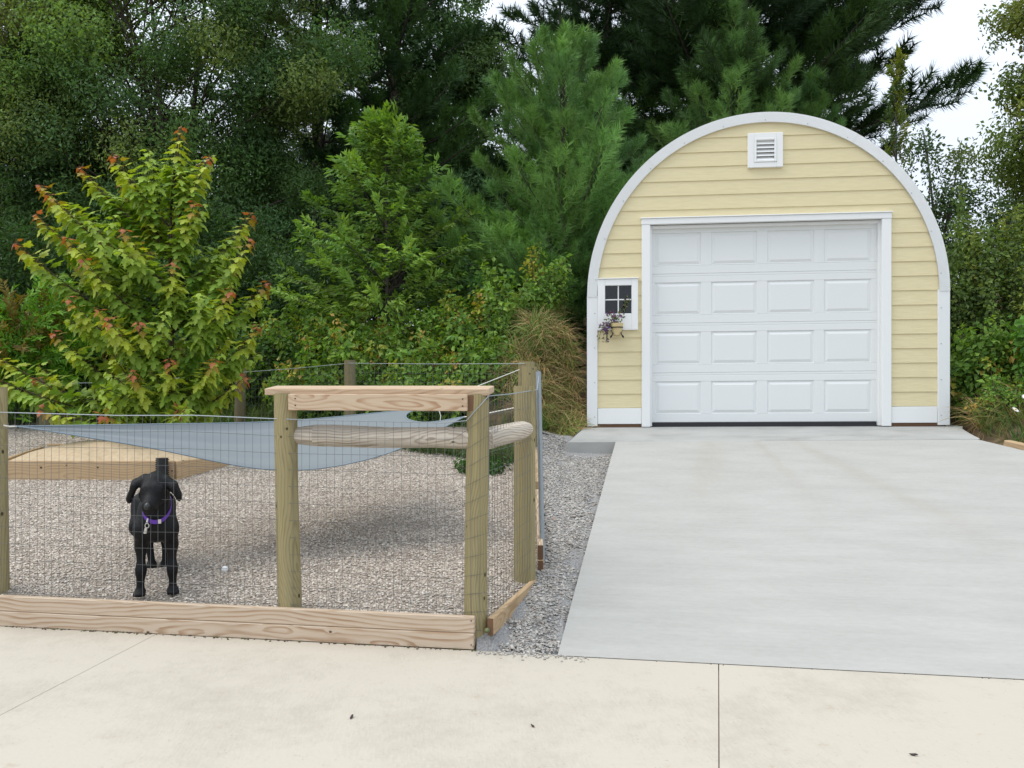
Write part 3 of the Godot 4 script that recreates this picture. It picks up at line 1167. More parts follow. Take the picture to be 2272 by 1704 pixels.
# ---------------------------------------------------------------- fences of the dog run
func post(called: String, o: Node3D, x: float, d: float, y0: float, y1: float, r: float, mat: Material, lean := Vector2(), sd := 1) -> void:
	var b := MB.new()
	var path := []
	var rr := []
	var n := 9
	for i in n:
		var t := float(i) / (n - 1)
		path.append(Vector3(x + lean.x * (t - 0.5) + 0.003 * sin(t * 5.0 + sd), lerpf(y0, y1, t), -d + lean.y * (t - 0.5)))
		rr.append(r * (1.03 - 0.05 * t + 0.012 * sin(t * 11.0 + sd * 2.0)))
	path.append(path[-1] + Vector3(0, 0.006, 0))
	rr.append(r * 0.93)
	b.tube(path, rr, 18, true, Vector2(fmod(sd * 0.83, 2.4), 0.015))
	part(called, b, mat, o)

func along(a: Vector3, b: Vector3) -> Basis:
	var x := (b - a).normalized()
	var z := x.cross(Vector3.UP).normalized()
	return Basis(x, z.cross(x).normalized(), z)

func board(called: String, o: Node3D, a: Vector3, c: Vector3, hy: float, hz: float, mat: Material, uo := Vector2(), bev := 0.004, roll := 0.0) -> MeshInstance3D:
	var b := MB.new()
	var bs := along(a, c)
	if roll != 0.0:
		bs = bs.rotated(bs.x, roll)
	b.box((a + c) / 2.0, Vector3(a.distance_to(c) / 2.0, hy, hz), bev, bs, uo)
	return part(called, b, mat, o)

# welded mesh hung between two poly-lines (bottom, top), uprights every step metres, rows every 0.1 m
func wire_net(o: Node3D, tops: Array, bots: Array, step: float, r: float, rows: int, first_row := 1) -> void:
	var b := MB.new()
	var total := 0.0
	var lens := [0.0]
	for i in tops.size() - 1:
		total += Vector2(tops[i + 1].x - tops[i].x, tops[i + 1].z - tops[i].z).length()
		lens.append(total)
	var get_at := func(pts: Array, s: float) -> Vector3:
		for i in pts.size() - 1:
			if s <= lens[i + 1]:
				return pts[i].lerp(pts[i + 1], (s - lens[i]) / maxf(lens[i + 1] - lens[i], 1e-6))
		return pts[-1]
	var n := int(total / step)
	for i in n + 1:
		var s := total * i / n
		var t: Vector3 = get_at.call(tops, s)
		var u: Vector3 = get_at.call(bots, s)
		var m := t.lerp(u, 0.5) + Vector3(0.004 * sin(i * 1.7), 0, 0.006 * sin(s * 3.0))
		b.wire(t, m, r)
		b.wire(m, u, r)
	for k in range(first_row, rows + 1):
		var f := float(k) / rows
		var last: Vector3 = get_at.call(tops, 0.0).lerp(get_at.call(bots, 0.0), f)
		var seg := maxi(6, int(total / 0.2))
		for i in seg:
			var s := total * (i + 1) / seg
			var q: Vector3 = get_at.call(tops, s).lerp(get_at.call(bots, s), f) + Vector3(0, 0.003 * sin(s * 4.0 + k), 0.006 * sin(s * 3.0) * sin(f * PI))
			b.wire(last, q, r)
			last = q
	part("wire_mesh", b, M.wire, o).set_meta("kind", "stuff")
	b = MB.new()
	var path := []
	var rr := []
	for i in 41:
		path.append(get_at.call(tops, total * i / 40.0))
		rr.append(0.0032)
	b.tube(path, rr, 5)
	part("top_wire", b, M.galv, o)

func build_front_fence() -> void:
	var o := thing("front_fence", "front wire mesh fence with plank topped frame and stacked base boards beside the driveway", "fence", Vector3(-1.3, 0, -5.2))
	post("post", o, -3.265, 5.575, -0.1, 1.475, 0.068, M.post, Vector2(-0.01, 0), 1)
	post("post", o, -1.335, 5.245, -0.1, 1.440, 0.068, M.post, Vector2(-0.035, 0), 2)
	post("post", o, -0.203, 5.065, -0.1, 1.438, 0.066, M.post, Vector2(0.01, 0), 3)
	var P := func(x: float, y: float, off: float) -> Vector3: return Vector3(x, y, -(4.92 - 0.166 * x + off))
	board("base_board", o, P.call(-3.98, 0.047, 0.019), P.call(-0.212, 0.047, 0.019), 0.046, 0.019, M.board, Vector2(0.1, 0.02), 0.005)
	board("base_board", o, P.call(-3.96, 0.141, 0.021), P.call(-0.209, 0.141, 0.021), 0.0465, 0.019, M.board, Vector2(0.12, 0.125), 0.005)
	board("top_plank", o, P.call(-1.455, 1.462, 0.227 - 0.085), P.call(-0.118, 1.462, 0.227 - 0.085), 0.0195, 0.085, M.plank, Vector2(0.3, 0.04), 0.004, deg_to_rad(6.0))
	board("cross_beam", o, P.call(-1.311, 1.3935, 0.044), P.call(-0.252, 1.3935, 0.044), 0.0475, 0.019, M.beam, Vector2(2.1, 0.03), 0.003)
	board("block", o, P.call(-0.2515, 1.392, 0.068), P.call(-0.196, 1.392, 0.068), 0.046, 0.018, M.end_grain, Vector2(), 0.003)
	var b := MB.new()
	var path := []
	var rr := []
	for i in 10:
		var t := i / 9.0
		path.append(P.call(lerpf(-1.285, -0.24, t), 1.192 - 0.006 * t + 0.003 * sin(t * 9.0), 0.125))
		rr.append(0.0625 + 0.003 * sin(t * 7.0) + 0.0015 * sin(t * 29.0) - (0.012 if i == 0 else 0.0))
	b.tube(path, rr, 18)
	part("rail", b, M.rail, o)
	for q in [[-1.27, 1.415], [-1.27, 1.375], [-0.28, 1.415], [-0.28, 1.375], [-0.23, 0.165], [-0.23, 0.03]]:
		b = MB.new()
		var c: Vector3 = P.call(q[0], q[1], 0.024 if q[1] > 1.0 else 0.001)
		b.tube([c, c + Vector3(-0.16, 0, 0.98) * 0.003], [0.0045, 0.0035], 6)
		part("screw", b, M.rubber, o)
	b = MB.new()
	var bolt: Vector3 = P.call(-0.212, 1.197, 0.073)
	b.tube([bolt, bolt + Vector3(-0.16, 0, 0.98) * 0.010], [0.012, 0.009], 8)
	part("bolt", b, M.cord, o)
	var tops := []
	var bots := []
	for q in [[-5.2, 1.345], [-3.3, 1.325], [-2.4, 1.308], [-1.9, 1.312], [-1.35, 1.293], [-0.95, 1.286], [-0.36, 1.278], [-0.27, 1.285], [-0.20, 1.325], [-0.155, 1.395], [-0.132, 1.432]]:
		tops.append(P.call(q[0], q[1], 0.043))
		bots.append(P.call(q[0], 0.10, 0.043))
	wire_net(o, tops, bots, 0.0508, 0.0013, 12)

func build_side_fence() -> void:
	var o := thing("side_fence", "side fence of mesh, round rail and stepped boards between dog run and gravel strip", "fence", Vector3(0.1, 0.1, -6.0))
	post("post", o, 0.083, 5.79, 0.05, 1.482, 0.071, M.post, Vector2(-0.01, 0), 4)
	post("post", o, 0.172, 8.62, 0.4, 1.665, 0.075, M.post, Vector2(), 5)
	var b := MB.new()
	var path := []
	var rr := []
	for i in 9:
		var t := i / 8.0
		path.append(Vector3(-0.165, 1.180, -5.07).lerp(Vector3(0.10, 1.212, -5.665), t))
		rr.append([0.064, 0.064, 0.063, 0.062, 0.062, 0.061, 0.061, 0.057, 0.04][i])
	b.tube(path, rr, 18, true, Vector2(1.3, 0.1))
	part("rail", b, M.rail, o)
	board("edge_board", o, Vector3(-0.122, 0.125, -4.985), Vector3(0.188, 0.178, -5.895), 0.050, 0.018, M.timber, Vector2(0.2, 0.03))
	b = MB.new()
	b.box(Vector3(-0.1225, 0.125, -4.983), Vector3(0.002, 0.049, 0.017), 0.001, along(Vector3(-0.122, 0.125, -4.985), Vector3(0.188, 0.178, -5.895)))
	part("cut_end", b, M.end_grain, o)
	board("edge_board", o, Vector3(0.192, 0.268, -5.90), Vector3(0.216, 0.47, -7.35), 0.0505, 0.019, M.timber, Vector2(1.2, 0.06))
	board("edge_board", o, Vector3(0.190, 0.371, -5.905), Vector3(0.214, 0.573, -7.35), 0.0505, 0.019, M.beam, Vector2(2.2, 0.13))
	board("edge_board", o, Vector3(0.212, 0.60, -7.36), Vector3(0.228, 0.80, -8.6), 0.09, 0.019, M.timber, Vector2(0.2, 0.05))
	for y in [0.268, 0.371]:
		b = MB.new()
		b.box(Vector3(0.191, y, -5.8985), Vector3(0.002, 0.049, 0.018), 0.001, along(Vector3(0.192, 0.268, -5.90), Vector3(0.216, 0.47, -7.35)))
		part("cut_end", b, M.end_grain, o)
	b = MB.new()
	b.tube([Vector3(0.212, 0.2, -6.05), Vector3(0.180, 1.585, -6.02)], [0.019, 0.019], 8)
	part("steel_post", b, M.galv, o)
	var tops := [Vector3(-0.132, 1.432, -4.99), Vector3(0.0, 1.44, -5.38), Vector3(0.168, 1.462, -5.86), Vector3(0.188, 1.585, -6.05), Vector3(0.215, 1.60, -7.2), Vector3(0.252, 1.635, -8.62)]
	var bots := [Vector3(-0.132, 0.16, -4.99), Vector3(0.0, 0.18, -5.38), Vector3(0.168, 0.22, -5.86), Vector3(0.205, 0.30, -6.05), Vector3(0.225, 0.50, -7.2), Vector3(0.252, 0.66, -8.62)]
	wire_net(o, tops, bots, 0.0508, 0.0013, 12)

func build_back_fence() -> void:
	var o := thing("back_fence", "far wire mesh fence on weathered round posts in front of the bramble bank", "fence", Vector3(-3, 0.7, -10.5))
	post("post", o, 0.150, 8.97, 0.4, 1.722, 0.087, M.post, Vector2(), 6)
	post("post", o, -1.845, 10.02, 0.5, 1.765, 0.067, M.old_post, Vector2(0.0, 0), 7)
	post("post", o, -3.345, 10.82, 0.6, 1.69, 0.064, M.old_post, Vector2(0.03, 0), 8)
	post("post", o, -5.82, 10.95, 0.6, 1.575, 0.066, M.old_post, Vector2(-0.05, 0), 9)
	post("post", o, -8.3, 11.3, 0.6, 1.6, 0.066, M.old_post, Vector2(), 10)
	var tops := []
	var bots := []
	for q in [[-8.3, 11.23, 1.50], [-5.82, 10.88, 1.50], [-4.6, 10.85, 1.53], [-3.345, 10.75, 1.64], [-2.6, 10.38, 1.68], [-1.845, 9.95, 1.735], [-0.9, 9.45, 1.715], [0.13, 8.88, 1.705]]:
		tops.append(Vector3(q[0], q[2], -q[1]))
		bots.append(Vector3(q[0], q[2] - 1.02, -q[1]))
	wire_net(o, tops, bots, 0.0508, 0.0013, 10)

func bez(pts: Array, t: float) -> Vector3:
	# Catmull-Rom through the points
	var n := pts.size() - 1
	var f := clampf(t, 0, 1) * n
	var i := mini(int(f), n - 1)
	var u := f - i
	var p0: Vector3 = pts[maxi(i - 1, 0)]
	var p1: Vector3 = pts[i]
	var p2: Vector3 = pts[i + 1]
	var p3: Vector3 = pts[mini(i + 2, n)]
	return 0.5 * ((2.0 * p1) + (p2 - p0) * u + (2.0 * p0 - 5.0 * p1 + 4.0 * p2 - p3) * u * u + (3.0 * p1 - p0 - 3.0 * p2 + p3) * u * u * u)

func build_sail() -> void:
	var o := thing("shade_sail", "grey blue triangular shade sail stretched low across the dog run", "shade sail", Vector3(-1.5, 1.1, -6.5))
	var A := Vector3(-3.13, 1.232, -5.56)
	var far_edge := [A, Vector3(-2.55, 1.213, -6.17), Vector3(-2.0, 1.198, -6.77), Vector3(-1.555, 1.215, -7.27), Vector3(-0.86, 1.275, -8.0)]
	var near_edge := [A, Vector3(-2.45, 1.085, -5.83), Vector3(-1.63, 0.905, -6.10), Vector3(-0.95, 0.985, -6.32), Vector3(-0.36, 1.252, -6.6)]
	var end_edge := [far_edge[4], Vector3(-0.925, 1.235, -7.72), Vector3(-0.86, 1.20, -7.36), Vector3(-0.66, 1.195, -6.98), near_edge[4]]
	var n := 44
	var m := 26
	var g := []
	for i in n + 1:
		var s := float(i) / n
		var row := []
		for j in m + 1:
			var t := float(j) / m
			var e := bez(end_edge, t)
			var line := A.lerp(e, s)
			var fo := bez(far_edge, s) - A.lerp(end_edge[0], s)
			var no := bez(near_edge, s) - A.lerp(end_edge[4], s)
			var p := line + fo * pow(1.0 - t, 1.6) + no * pow(t, 1.6)
			p.y += 0.018 * sin(t * 21.0 + s * 2.0) * pow(1.0 - s, 1.3) * sqrt(s) + 0.007 * sin(t * 47.0 + 1.0) * (1.0 - s) * s
			p.y -= 0.03 * sin(s * PI) * sin(t * PI)
			row.append(p)
		g.append(row)
	var nor := func(i: int, j: int) -> Vector3:
		var a: Vector3 = g[mini(i + 1, n)][j] - g[maxi(i - 1, 0)][j]
		var b: Vector3 = g[i][mini(j + 1, m)] - g[i][maxi(j - 1, 0)]
		var q := b.cross(a)
		if q.length() < 1e-7: return Vector3.UP
		q = q.normalized()
		return q if q.y > 0 else -q
	var b := MB.new()
	for i in n:
		for j in m:
			var ks := [[i, j], [i + 1, j], [i + 1, j + 1], [i, j + 1]]
			var p := []
			var nn := []
			var u := []
			for k in ks:
				p.append(g[k[0]][k[1]])
				nn.append(nor.call(maxi(k[0], 1), k[1]))
				u.append(Vector2(p[-1].x, p[-1].z))
			b.ntri(p[0], p[1], p[2], nn[0], nn[1], nn[2], u[0], u[1], u[2])
			b.ntri(p[0], p[2], p[3], nn[0], nn[2], nn[3], u[0], u[2], u[3])
	part("fabric", b, M.sail, o)
	for e in 3:
		var path := []
		var rr := []
		for i in 31:
			var s := i / 30.0
			path.append(g[int(round(s * n))][0] if e == 0 else (g[int(round(s * n))][m] if e == 1 else bez(end_edge, s)))
			rr.append(0.0065 if e == 2 else 0.005)
		b = MB.new()
		b.tube(path, rr, 6)
		part("hem", b, M.hem, o)
	for q in [[far_edge[4], Vector3(0.075, 1.645, -8.90), 0.004], [near_edge[4], Vector3(0.03, 1.345, -5.83), 0.004], [A, Vector3(-3.22, 1.24, -5.555), 0.005]]:
		b = MB.new()
		b.tube([q[0], q[0].lerp(q[1], 0.5) + Vector3(0, -0.004, 0), q[1]], [q[2], q[2], q[2]], 6)
		part("cord", b, M.cord, o)
	b = MB.new()
	var kn: Vector3 = far_edge[4].lerp(Vector3(0.075, 1.645, -8.90), 0.14)
	b.tube([kn, kn + Vector3(0.05, -0.05, 0.03), kn + Vector3(0.075, -0.12, 0.04), kn + Vector3(0.065, -0.19, 0.04), kn + Vector3(0.04, -0.21, 0.04)], [0.004, 0.004, 0.004, 0.004, 0.004], 6)
	part("loose_cord", b, M.cord, o)

func build_yard_things() -> void:
	# sandbox
	var o := thing("sandbox", "low timber framed sandbox heaped with sand under the young maple", "sandbox", Vector3(-4, 0.5, -9))
	var y0 := 0.515
	board("frame_board", o, Vector3(-4.95, y0 + 0.135, -8.42), Vector3(-3.225, y0 + 0.135, -8.42), 0.116, 0.02, M.timber, Vector2(0.5, 0.02), 0.006)
	board("frame_board", o, Vector3(-3.205, y0 + 0.134, -8.405), Vector3(-2.62, y0 + 0.134, -9.62), 0.116, 0.019, M.timber, Vector2(2.2, 0.03), 0.006)
	board("frame_board", o, Vector3(-4.93, y0 + 0.134, -8.445), Vector3(-5.28, y0 + 0.17, -9.9), 0.116, 0.019, M.timber, Vector2(1.2, 0.03), 0.006)
	board("frame_board", o, Vector3(-5.26, y0 + 0.20, -9.95), Vector3(-2.62, y0 + 0.20, -9.65), 0.11, 0.019, M.timber, Vector2(3.0, 0.03), 0.006)
	var b := MB.new()
	var n := 28
	var p := func(i: int, j: int) -> Vector3:
		var v := float(j) / n
		var u := float(i) / n
		var x := lerpf(lerpf(-4.91, -5.24, v), lerpf(-3.225, -2.62, v), u)
		var d := lerpf(8.44, lerpf(9.88, 9.6, u), v)
		var hh := 0.165 * pow(sin(u * PI), 0.6) * pow(sin(clampf(v * 0.9 + 0.03, 0, 1) * PI), 0.9) + 0.018 * sin(u * 19.0 + v * 5.0) * sin(v * 14.0) * sin(u * PI)
		return Vector3(x, y0 + 0.222 + hh + 0.03 * v, -d)
	for i in n:
		for j in n:
			b.quad(p.call(i, j), p.call(i, j + 1), p.call(i + 1, j + 1), p.call(i + 1, j))
	part("sand", b, M.sand, o)
	for q in [[-3.245, 0.57], [-3.245, 0.67]]:
		b = MB.new()
		b.tube([Vector3(q[0], q[1], -8.401), Vector3(q[0], q[1], -8.396)], [0.008, 0.006], 6)
		part("screw", b, M.rubber, o)
	# ribbed drain pipe standing at its corner
	b = MB.new()
	var path := []
	var rr := []
	for i in 61:
		path.append(Vector3(-3.305, 0.50 + 0.30 * i / 60.0, -8.315))
		rr.append(0.063 if i % 4 < 2 else 0.052)
	b.tube(path, rr, 18)
	var t := part("drain_pipe", b, M.rubber)
	tag(t, "black corrugated drain pipe standing at the sandbox corner behind the dog", "pipe")
	# ball
	var sm := SphereMesh.new()
	sm.radius = 0.0225
	sm.height = 0.045
	sm.radial_segments = 24
	sm.rings = 12
	sm.material = plain(0.78, 0.80, 0.80, 0.4)
	var ball := piece("ball", sm, self, Transform3D(Basis(), spot(-1.935, 5.93, 0.022)))
	tag(ball, "small white ball lying on the gravel right of the dog", "ball")
	# landscape timber at the ramp's right edge
	var e := thing("timber_edging", "tan landscape timber edging the right side of the concrete ramp", "timber", Vector3(4.5, 0.9, -7.8))
	var a := Vector3(4.545, 0.925, -8.1)
	var c := Vector3(5.10, 0.73, -7.0)
	board("timber", e, a, c, 0.062, 0.045, M.timber, Vector2(0.3, 0.05), 0.008)

# ---------------------------------------------------------------- dog: a field of tapered capsules, meshed by surface nets
class Field:
	var o := Vector3()
	var st := 0.01
	var nx := 0
	var ny := 0
	var nz := 0
	var k := 60.0
	var f := PackedFloat32Array()

	func setup(lo: Vector3, hi: Vector3, step: float, sharp: float) -> void:
		o = lo
		st = step
		k = sharp
		nx = int((hi.x - lo.x) / st) + 1
		ny = int((hi.y - lo.y) / st) + 1
		nz = int((hi.z - lo.z) / st) + 1
		f.resize(nx * ny * nz)
		f.fill(1.0)

	# capsule with radii ra, rb; sq squashes the distance along an axis; joined to the rest by a smooth minimum
	func bone(a: Vector3, b: Vector3, ra: float, rb: float, sq := Vector3.ONE, soft := 1.0) -> void:
		var kk := k * soft
		var m := maxf(ra, rb) * 1.3 + kk + st * 2.0
		var lo := (a.min(b) - Vector3.ONE * m - o) / st
		var hi := (a.max(b) + Vector3.ONE * m - o) / st
		var ab := (b - a) * sq
		var l2 := maxf(ab.length_squared(), 1e-9)
		for z in range(maxi(0, int(lo.z)), mini(nz, int(hi.z) + 1)):
			for y in range(maxi(0, int(lo.y)), mini(ny, int(hi.y) + 1)):
				var i := (z * ny + y) * nx
				for x in range(maxi(0, int(lo.x)), mini(nx, int(hi.x) + 1)):
					var p := (o + Vector3(x, y, z) * st - a) * sq
					var t := clampf(p.dot(ab) / l2, 0.0, 1.0)
					var d := (p - ab * t).length() - lerpf(ra, rb, t)
					var e := f[i + x]
					var h := maxf(kk - absf(e - d), 0.0) / kk
					f[i + x] = minf(e, d) - h * h * kk * 0.25

	func mesh_into(mb, xf: Transform3D) -> void:
		var cell := {}
		var verts := PackedVector3Array()
		var sx := 1
		var sy := nx
		var sz := nx * ny
		var offs := [0, sx, sy, sx + sy, sz, sz + sx, sz + sy, sz + sx + sy]
		var edges := [[0, 1], [0, 2], [0, 4], [1, 3], [1, 5], [2, 3], [2, 6], [3, 7], [4, 5], [4, 6], [5, 7], [6, 7]]
		for z in nz - 1:
			for y in ny - 1:
				for x in nx - 1:
					var i := (z * ny + y) * nx + x
					var first := f[i] < 0.0
					var same := true
					for q in 8:
						if (f[i + offs[q]] < 0.0) != first:
							same = false
							break
					if same:
						continue
					var sum := Vector3()
					var cnt := 0
					for e in edges:
						var va := f[i + offs[e[0]]]
						var vb := f[i + offs[e[1]]]
						if (va < 0.0) != (vb < 0.0):
							var t := va / (va - vb)
							var pa := Vector3(e[0] & 1, (e[0] >> 1) & 1, e[0] >> 2)
							var pb := Vector3(e[1] & 1, (e[1] >> 1) & 1, e[1] >> 2)
							sum += pa.lerp(pb, t)
							cnt += 1
					cell[i] = verts.size()
					verts.append(o + (Vector3(x, y, z) + sum / cnt) * st)
		var quads := []
		for i in cell:
			var inside: bool = f[i] < 0.0
			for ax in 3:
				var s: int = [sx, sy, sz][ax]
				if (f[i + s] < 0.0) == inside:
					continue
				var u: int = [sy, sz, sx][ax]
				var v: int = [sz, sx, sy][ax]
				if cell.has(i - u) and cell.has(i - v) and cell.has(i - u - v):
					var q := [cell[i], cell[i - u], cell[i - u - v], cell[i - v]]
					if not inside:
						q.reverse()
					quads.append(q)
		var nor := PackedVector3Array()
		nor.resize(verts.size())
		for q in quads:
			var n: Vector3 = (verts[q[1]] - verts[q[0]]).cross(verts[q[3]] - verts[q[0]])
			for e in q:
				nor[e] += n
		# orientation: outward is down the field
		for q in quads:
			var p := []
			var m := []
			for e in q:
				p.append(xf * verts[e])
				m.append(-(xf.basis * nor[e]).normalized())
			mb.ntri(p[0], p[1], p[2], m[0], m[1], m[2])
			mb.ntri(p[0], p[2], p[3], m[0], m[2], m[3])

func build_dog() -> void:
	var base := spot(-2.222, 5.50, 0.012)
	var o := thing("dog", "black dog with a purple collar standing on the gravel behind the front mesh", "dog", base)
	var xf := Transform3D(Basis(Vector3.UP, deg_to_rad(18.5)).scaled_local(Vector3(0.89, 1.0, 1.0)), base)
	var F := Field.new()
	F.setup(Vector3(-0.24, -0.06, -0.95), Vector3(0.24, 0.72, 0.22), 0.0105, 0.05)
	var V := func(x: float, y: float, z: float) -> Vector3: return Vector3(x, y, z)
	# trunk
	F.bone(Vector3(-0.005, 0.46, 0.02), Vector3(-0.02, 0.455, -0.24), 0.100, 0.096, Vector3(1.06, 0.86, 1))
	F.bone(Vector3(-0.01, 0.535, -0.05), Vector3(-0.055, 0.545, -0.55), 0.090, 0.082, Vector3(1.05, 1.05, 1))
	F.bone(Vector3(-0.02, 0.44, -0.25), Vector3(-0.05, 0.485, -0.48), 0.090, 0.076)
	F.bone(Vector3(-0.055, 0.520, -0.50), Vector3(-0.07, 0.495, -0.62), 0.088, 0.080)
	F.bone(Vector3(0.0, 0.415, 0.035), Vector3(0.0, 0.40, -0.06), 0.068, 0.068)
	# shoulders
	F.bone(Vector3(-0.072, 0.535, -0.03), Vector3(-0.088, 0.415, 0.055), 0.050, 0.054)
	F.bone(Vector3(0.072, 0.535, -0.03), Vector3(0.090, 0.415, 0.055), 0.050, 0.054)
	# neck
	F.bone(Vector3(0.0, 0.53, -0.02), Vector3(0.02, 0.66, 0.055), 0.084, 0.070)
	F.bone(Vector3(0.005, 0.47, 0.045), Vector3(0.015, 0.60, 0.075), 0.076, 0.066)
	# front legs
	for s: float in [-1.0, 1.0]:
		var cx := 0.094 if s > 0 else -0.090
		var zf := 0.0
		F.bone(Vector3(s * 0.092, 0.42, 0.045), Vector3(s * 0.100, 0.315, -0.005), 0.047, 0.035)
		F.bone(Vector3(s * 0.100, 0.315, -0.005), Vector3(cx + s * 0.010, 0.16, 0.012), 0.034, 0.027)
		F.bone(Vector3(cx + s * 0.010, 0.16, 0.012), Vector3(cx + s * 0.014, 0.05, 0.012), 0.027, 0.027)
		for t in 4:
			F.bone(Vector3(cx + s * 0.014 + (t - 1.5) * 0.014, 0.035, 0.022), Vector3(cx + s * 0.018 + (t - 1.5) * 0.019, 0.018, 0.062 - absf(t - 1.5) * 0.008), 0.019, 0.0145, Vector3.ONE, 0.2)
	# hind legs: thigh, knee forward, hock back, shank upright
	for s: float in [-1.0, 1.0]:
		var hx := -0.06 + s * 0.085
		var fx := -0.075 if s < 0 else 0.025
		var up := 0.055
		F.bone(Vector3(hx, 0.50, -0.57), Vector3(hx + s * 0.012, 0.36, -0.47), 0.076, 0.058)
		F.bone(Vector3(hx + s * 0.012, 0.36, -0.47), Vector3(lerpf(hx, fx, 0.6), 0.21 + up, -0.62), 0.058, 0.034)
		F.bone(Vector3(hx, 0.44, -0.60), Vector3(lerpf(hx, fx, 0.5), 0.25 + up, -0.61), 0.066, 0.034)
		F.bone(Vector3(lerpf(hx, fx, 0.6), 0.205 + up, -0.62), Vector3(fx, 0.05 + up, -0.585), 0.031, 0.026)
		for t in 4:
			F.bone(Vector3(fx + (t - 1.5) * 0.013, 0.034 + up, -0.575), Vector3(fx + 0.004 + (t - 1.5) * 0.018, 0.018 + up, -0.535 - absf(t - 1.5) * 0.007), 0.018, 0.014, Vector3.ONE, 0.2)
	# tail hanging to one side
	F.bone(Vector3(-0.075, 0.55, -0.68), Vector3(-0.13, 0.45, -0.73), 0.036, 0.028)
	F.bone(Vector3(-0.13, 0.45, -0.73), Vector3(-0.17, 0.33, -0.72), 0.030, 0.020)
	var b := MB.new()
	F.mesh_into(b, xf)
	# head, on a finer grid; its own axes: turned a little to its right and tipped down
	var H := Field.new()
	H.setup(Vector3(-0.18, -0.20, -0.14), Vector3(0.18, 0.13, 0.22), 0.0052, 0.022)
	H.bone(Vector3(0, 0.015, 0.0), Vector3(0, 0.005, 0.045), 0.073, 0.066, Vector3(0.97, 1.05, 1))
	H.bone(Vector3(0, 0.030, 0.0), Vector3(0, 0.030, -0.04), 0.060, 0.055)
	H.bone(Vector3(0.034, 0.028, 0.058), Vector3(0.020, 0.036, 0.062), 0.026, 0.022)
	H.bone(Vector3(-0.034, 0.028, 0.058), Vector3(-0.020, 0.036, 0.062), 0.026, 0.022)
	H.bone(Vector3(0.046, -0.025, 0.03), Vector3(0.03, -0.035, 0.075), 0.036, 0.026)
	H.bone(Vector3(-0.046, -0.025, 0.03), Vector3(-0.03, -0.035, 0.075), 0.036, 0.026)
	H.bone(Vector3(0, -0.008, 0.065), Vector3(0, -0.022, 0.150), 0.038, 0.031)
	H.bone(Vector3(0.017, -0.032, 0.09), Vector3(0.015, -0.040, 0.148), 0.030, 0.025)
	H.bone(Vector3(-0.017, -0.032, 0.09), Vector3(-0.015, -0.040, 0.148), 0.030, 0.025)
	H.bone(Vector3(0, -0.055, 0.06), Vector3(0, -0.066, 0.138), 0.030, 0.019)
	H.bone(Vector3(0, -0.03, -0.01), Vector3(0, -0.09, -0.07), 0.062, 0.062)
	# ears: broad flaps folding forward and down
	for s: float in [-1.0, 1.0]:
		var w := 1.0 if s > 0 else 1.0
		for t in 5:
			var q := (t - 2.0) / 2.0
			H.bone(Vector3(s * 0.062, 0.060 - absf(q) * 0.008, -0.012 + q * 0.026), Vector3(s * (0.108 * w), 0.034 - absf(q) * 0.01, 0.004 + q * 0.030), 0.0125, 0.012)
			H.bone(Vector3(s * 0.108 * w, 0.034 - absf(q) * 0.01, 0.004 + q * 0.030), Vector3(s * (0.138 + (0.004 if s > 0 else 0.0)), (-0.040 if s > 0 else -0.068) + absf(q) * 0.022, 0.014 + q * 0.017), 0.012, 0.010)
	var hx2 := Transform3D(Basis.from_euler(Vector3(deg_to_rad(16), deg_to_rad(-9), deg_to_rad(-4))), Vector3(-0.004, 0.672, 0.115)).scaled_local(Vector3.ONE * 1.16)
	H.mesh_into(b, xf * hx2)
	part("body", b, M.fur, o)
	# nose, eyes, mouth line
	var at := func(x: float, y: float, z: float) -> Vector3: return xf * (hx2 * Vector3(x, y, z))
	var nose := MB.new()
	nose.tube([at.call(0, -0.008, 0.168), at.call(0, -0.012, 0.178), at.call(0, -0.018, 0.186), at.call(0, -0.024, 0.188), at.call(0, -0.032, 0.182)], [0.010, 0.017, 0.019, 0.016, 0.006], 14)
	part("nose", nose, plain(0.012, 0.012, 0.013, 0.22), o)
	for s: float in [-1.0, 1.0]:
		var e := MB.new()
		e.tube([at.call(s * 0.031, 0.020, 0.070), at.call(s * 0.032, 0.020, 0.079), at.call(s * 0.0325, 0.020, 0.084), at.call(s * 0.0325, 0.020, 0.0865)], [0.0095, 0.0090, 0.0065, 0.002], 12)
		part("eye", e, plain(0.016, 0.009, 0.005, 0.08), o)
	var mo := MB.new()
	mo.tube([at.call(-0.030, -0.062, 0.120), at.call(-0.020, -0.062, 0.150), at.call(0, -0.058, 0.166), at.call(0.020, -0.062, 0.150), at.call(0.030, -0.062, 0.120)], [0.002, 0.0035, 0.0035, 0.0035, 0.002], 6)
	part("lip", mo, plain(0.10, 0.075, 0.07, 0.5), o)
	# collar with ring, buckle and tag
	var col := MB.new()
	var fx3 := func(a: float, r: float) -> Vector3:
		return xf * Vector3(0.004 + (0.097 + r) * sin(a), 0.562 - 0.085 * cos(a), 0.030 + (0.118 + r) * cos(a))
	for i in 48:
		var a0 := TAU * i / 48.0
		var a1 := TAU * (i + 1) / 48.0
		for e in [[0.0, -0.012, 0.0, 0.012], [-0.004, -0.012, 0.0, -0.012], [0.0, 0.012, -0.004, 0.012]]:
			var p0: Vector3 = fx3.call(a0, e[0]) + Vector3(0, e[1], 0)
			var p1: Vector3 = fx3.call(a1, e[0]) + Vector3(0, e[1], 0)
			var p2: Vector3 = fx3.call(a1, e[2]) + Vector3(0, e[3], 0)
			var p3: Vector3 = fx3.call(a0, e[2]) + Vector3(0, e[3], 0)
			col.quad(p0, p3, p2, p1)
	var purple := plain(0.115, 0.03, 0.36, 0.55)
	var cl := part("collar", col, purple, o)
	var steel := plain(0.62, 0.60, 0.56, 0.3, 0.7)
	var rg := MB.new()
	var top: Vector3 = fx3.call(-0.50, 0.006)
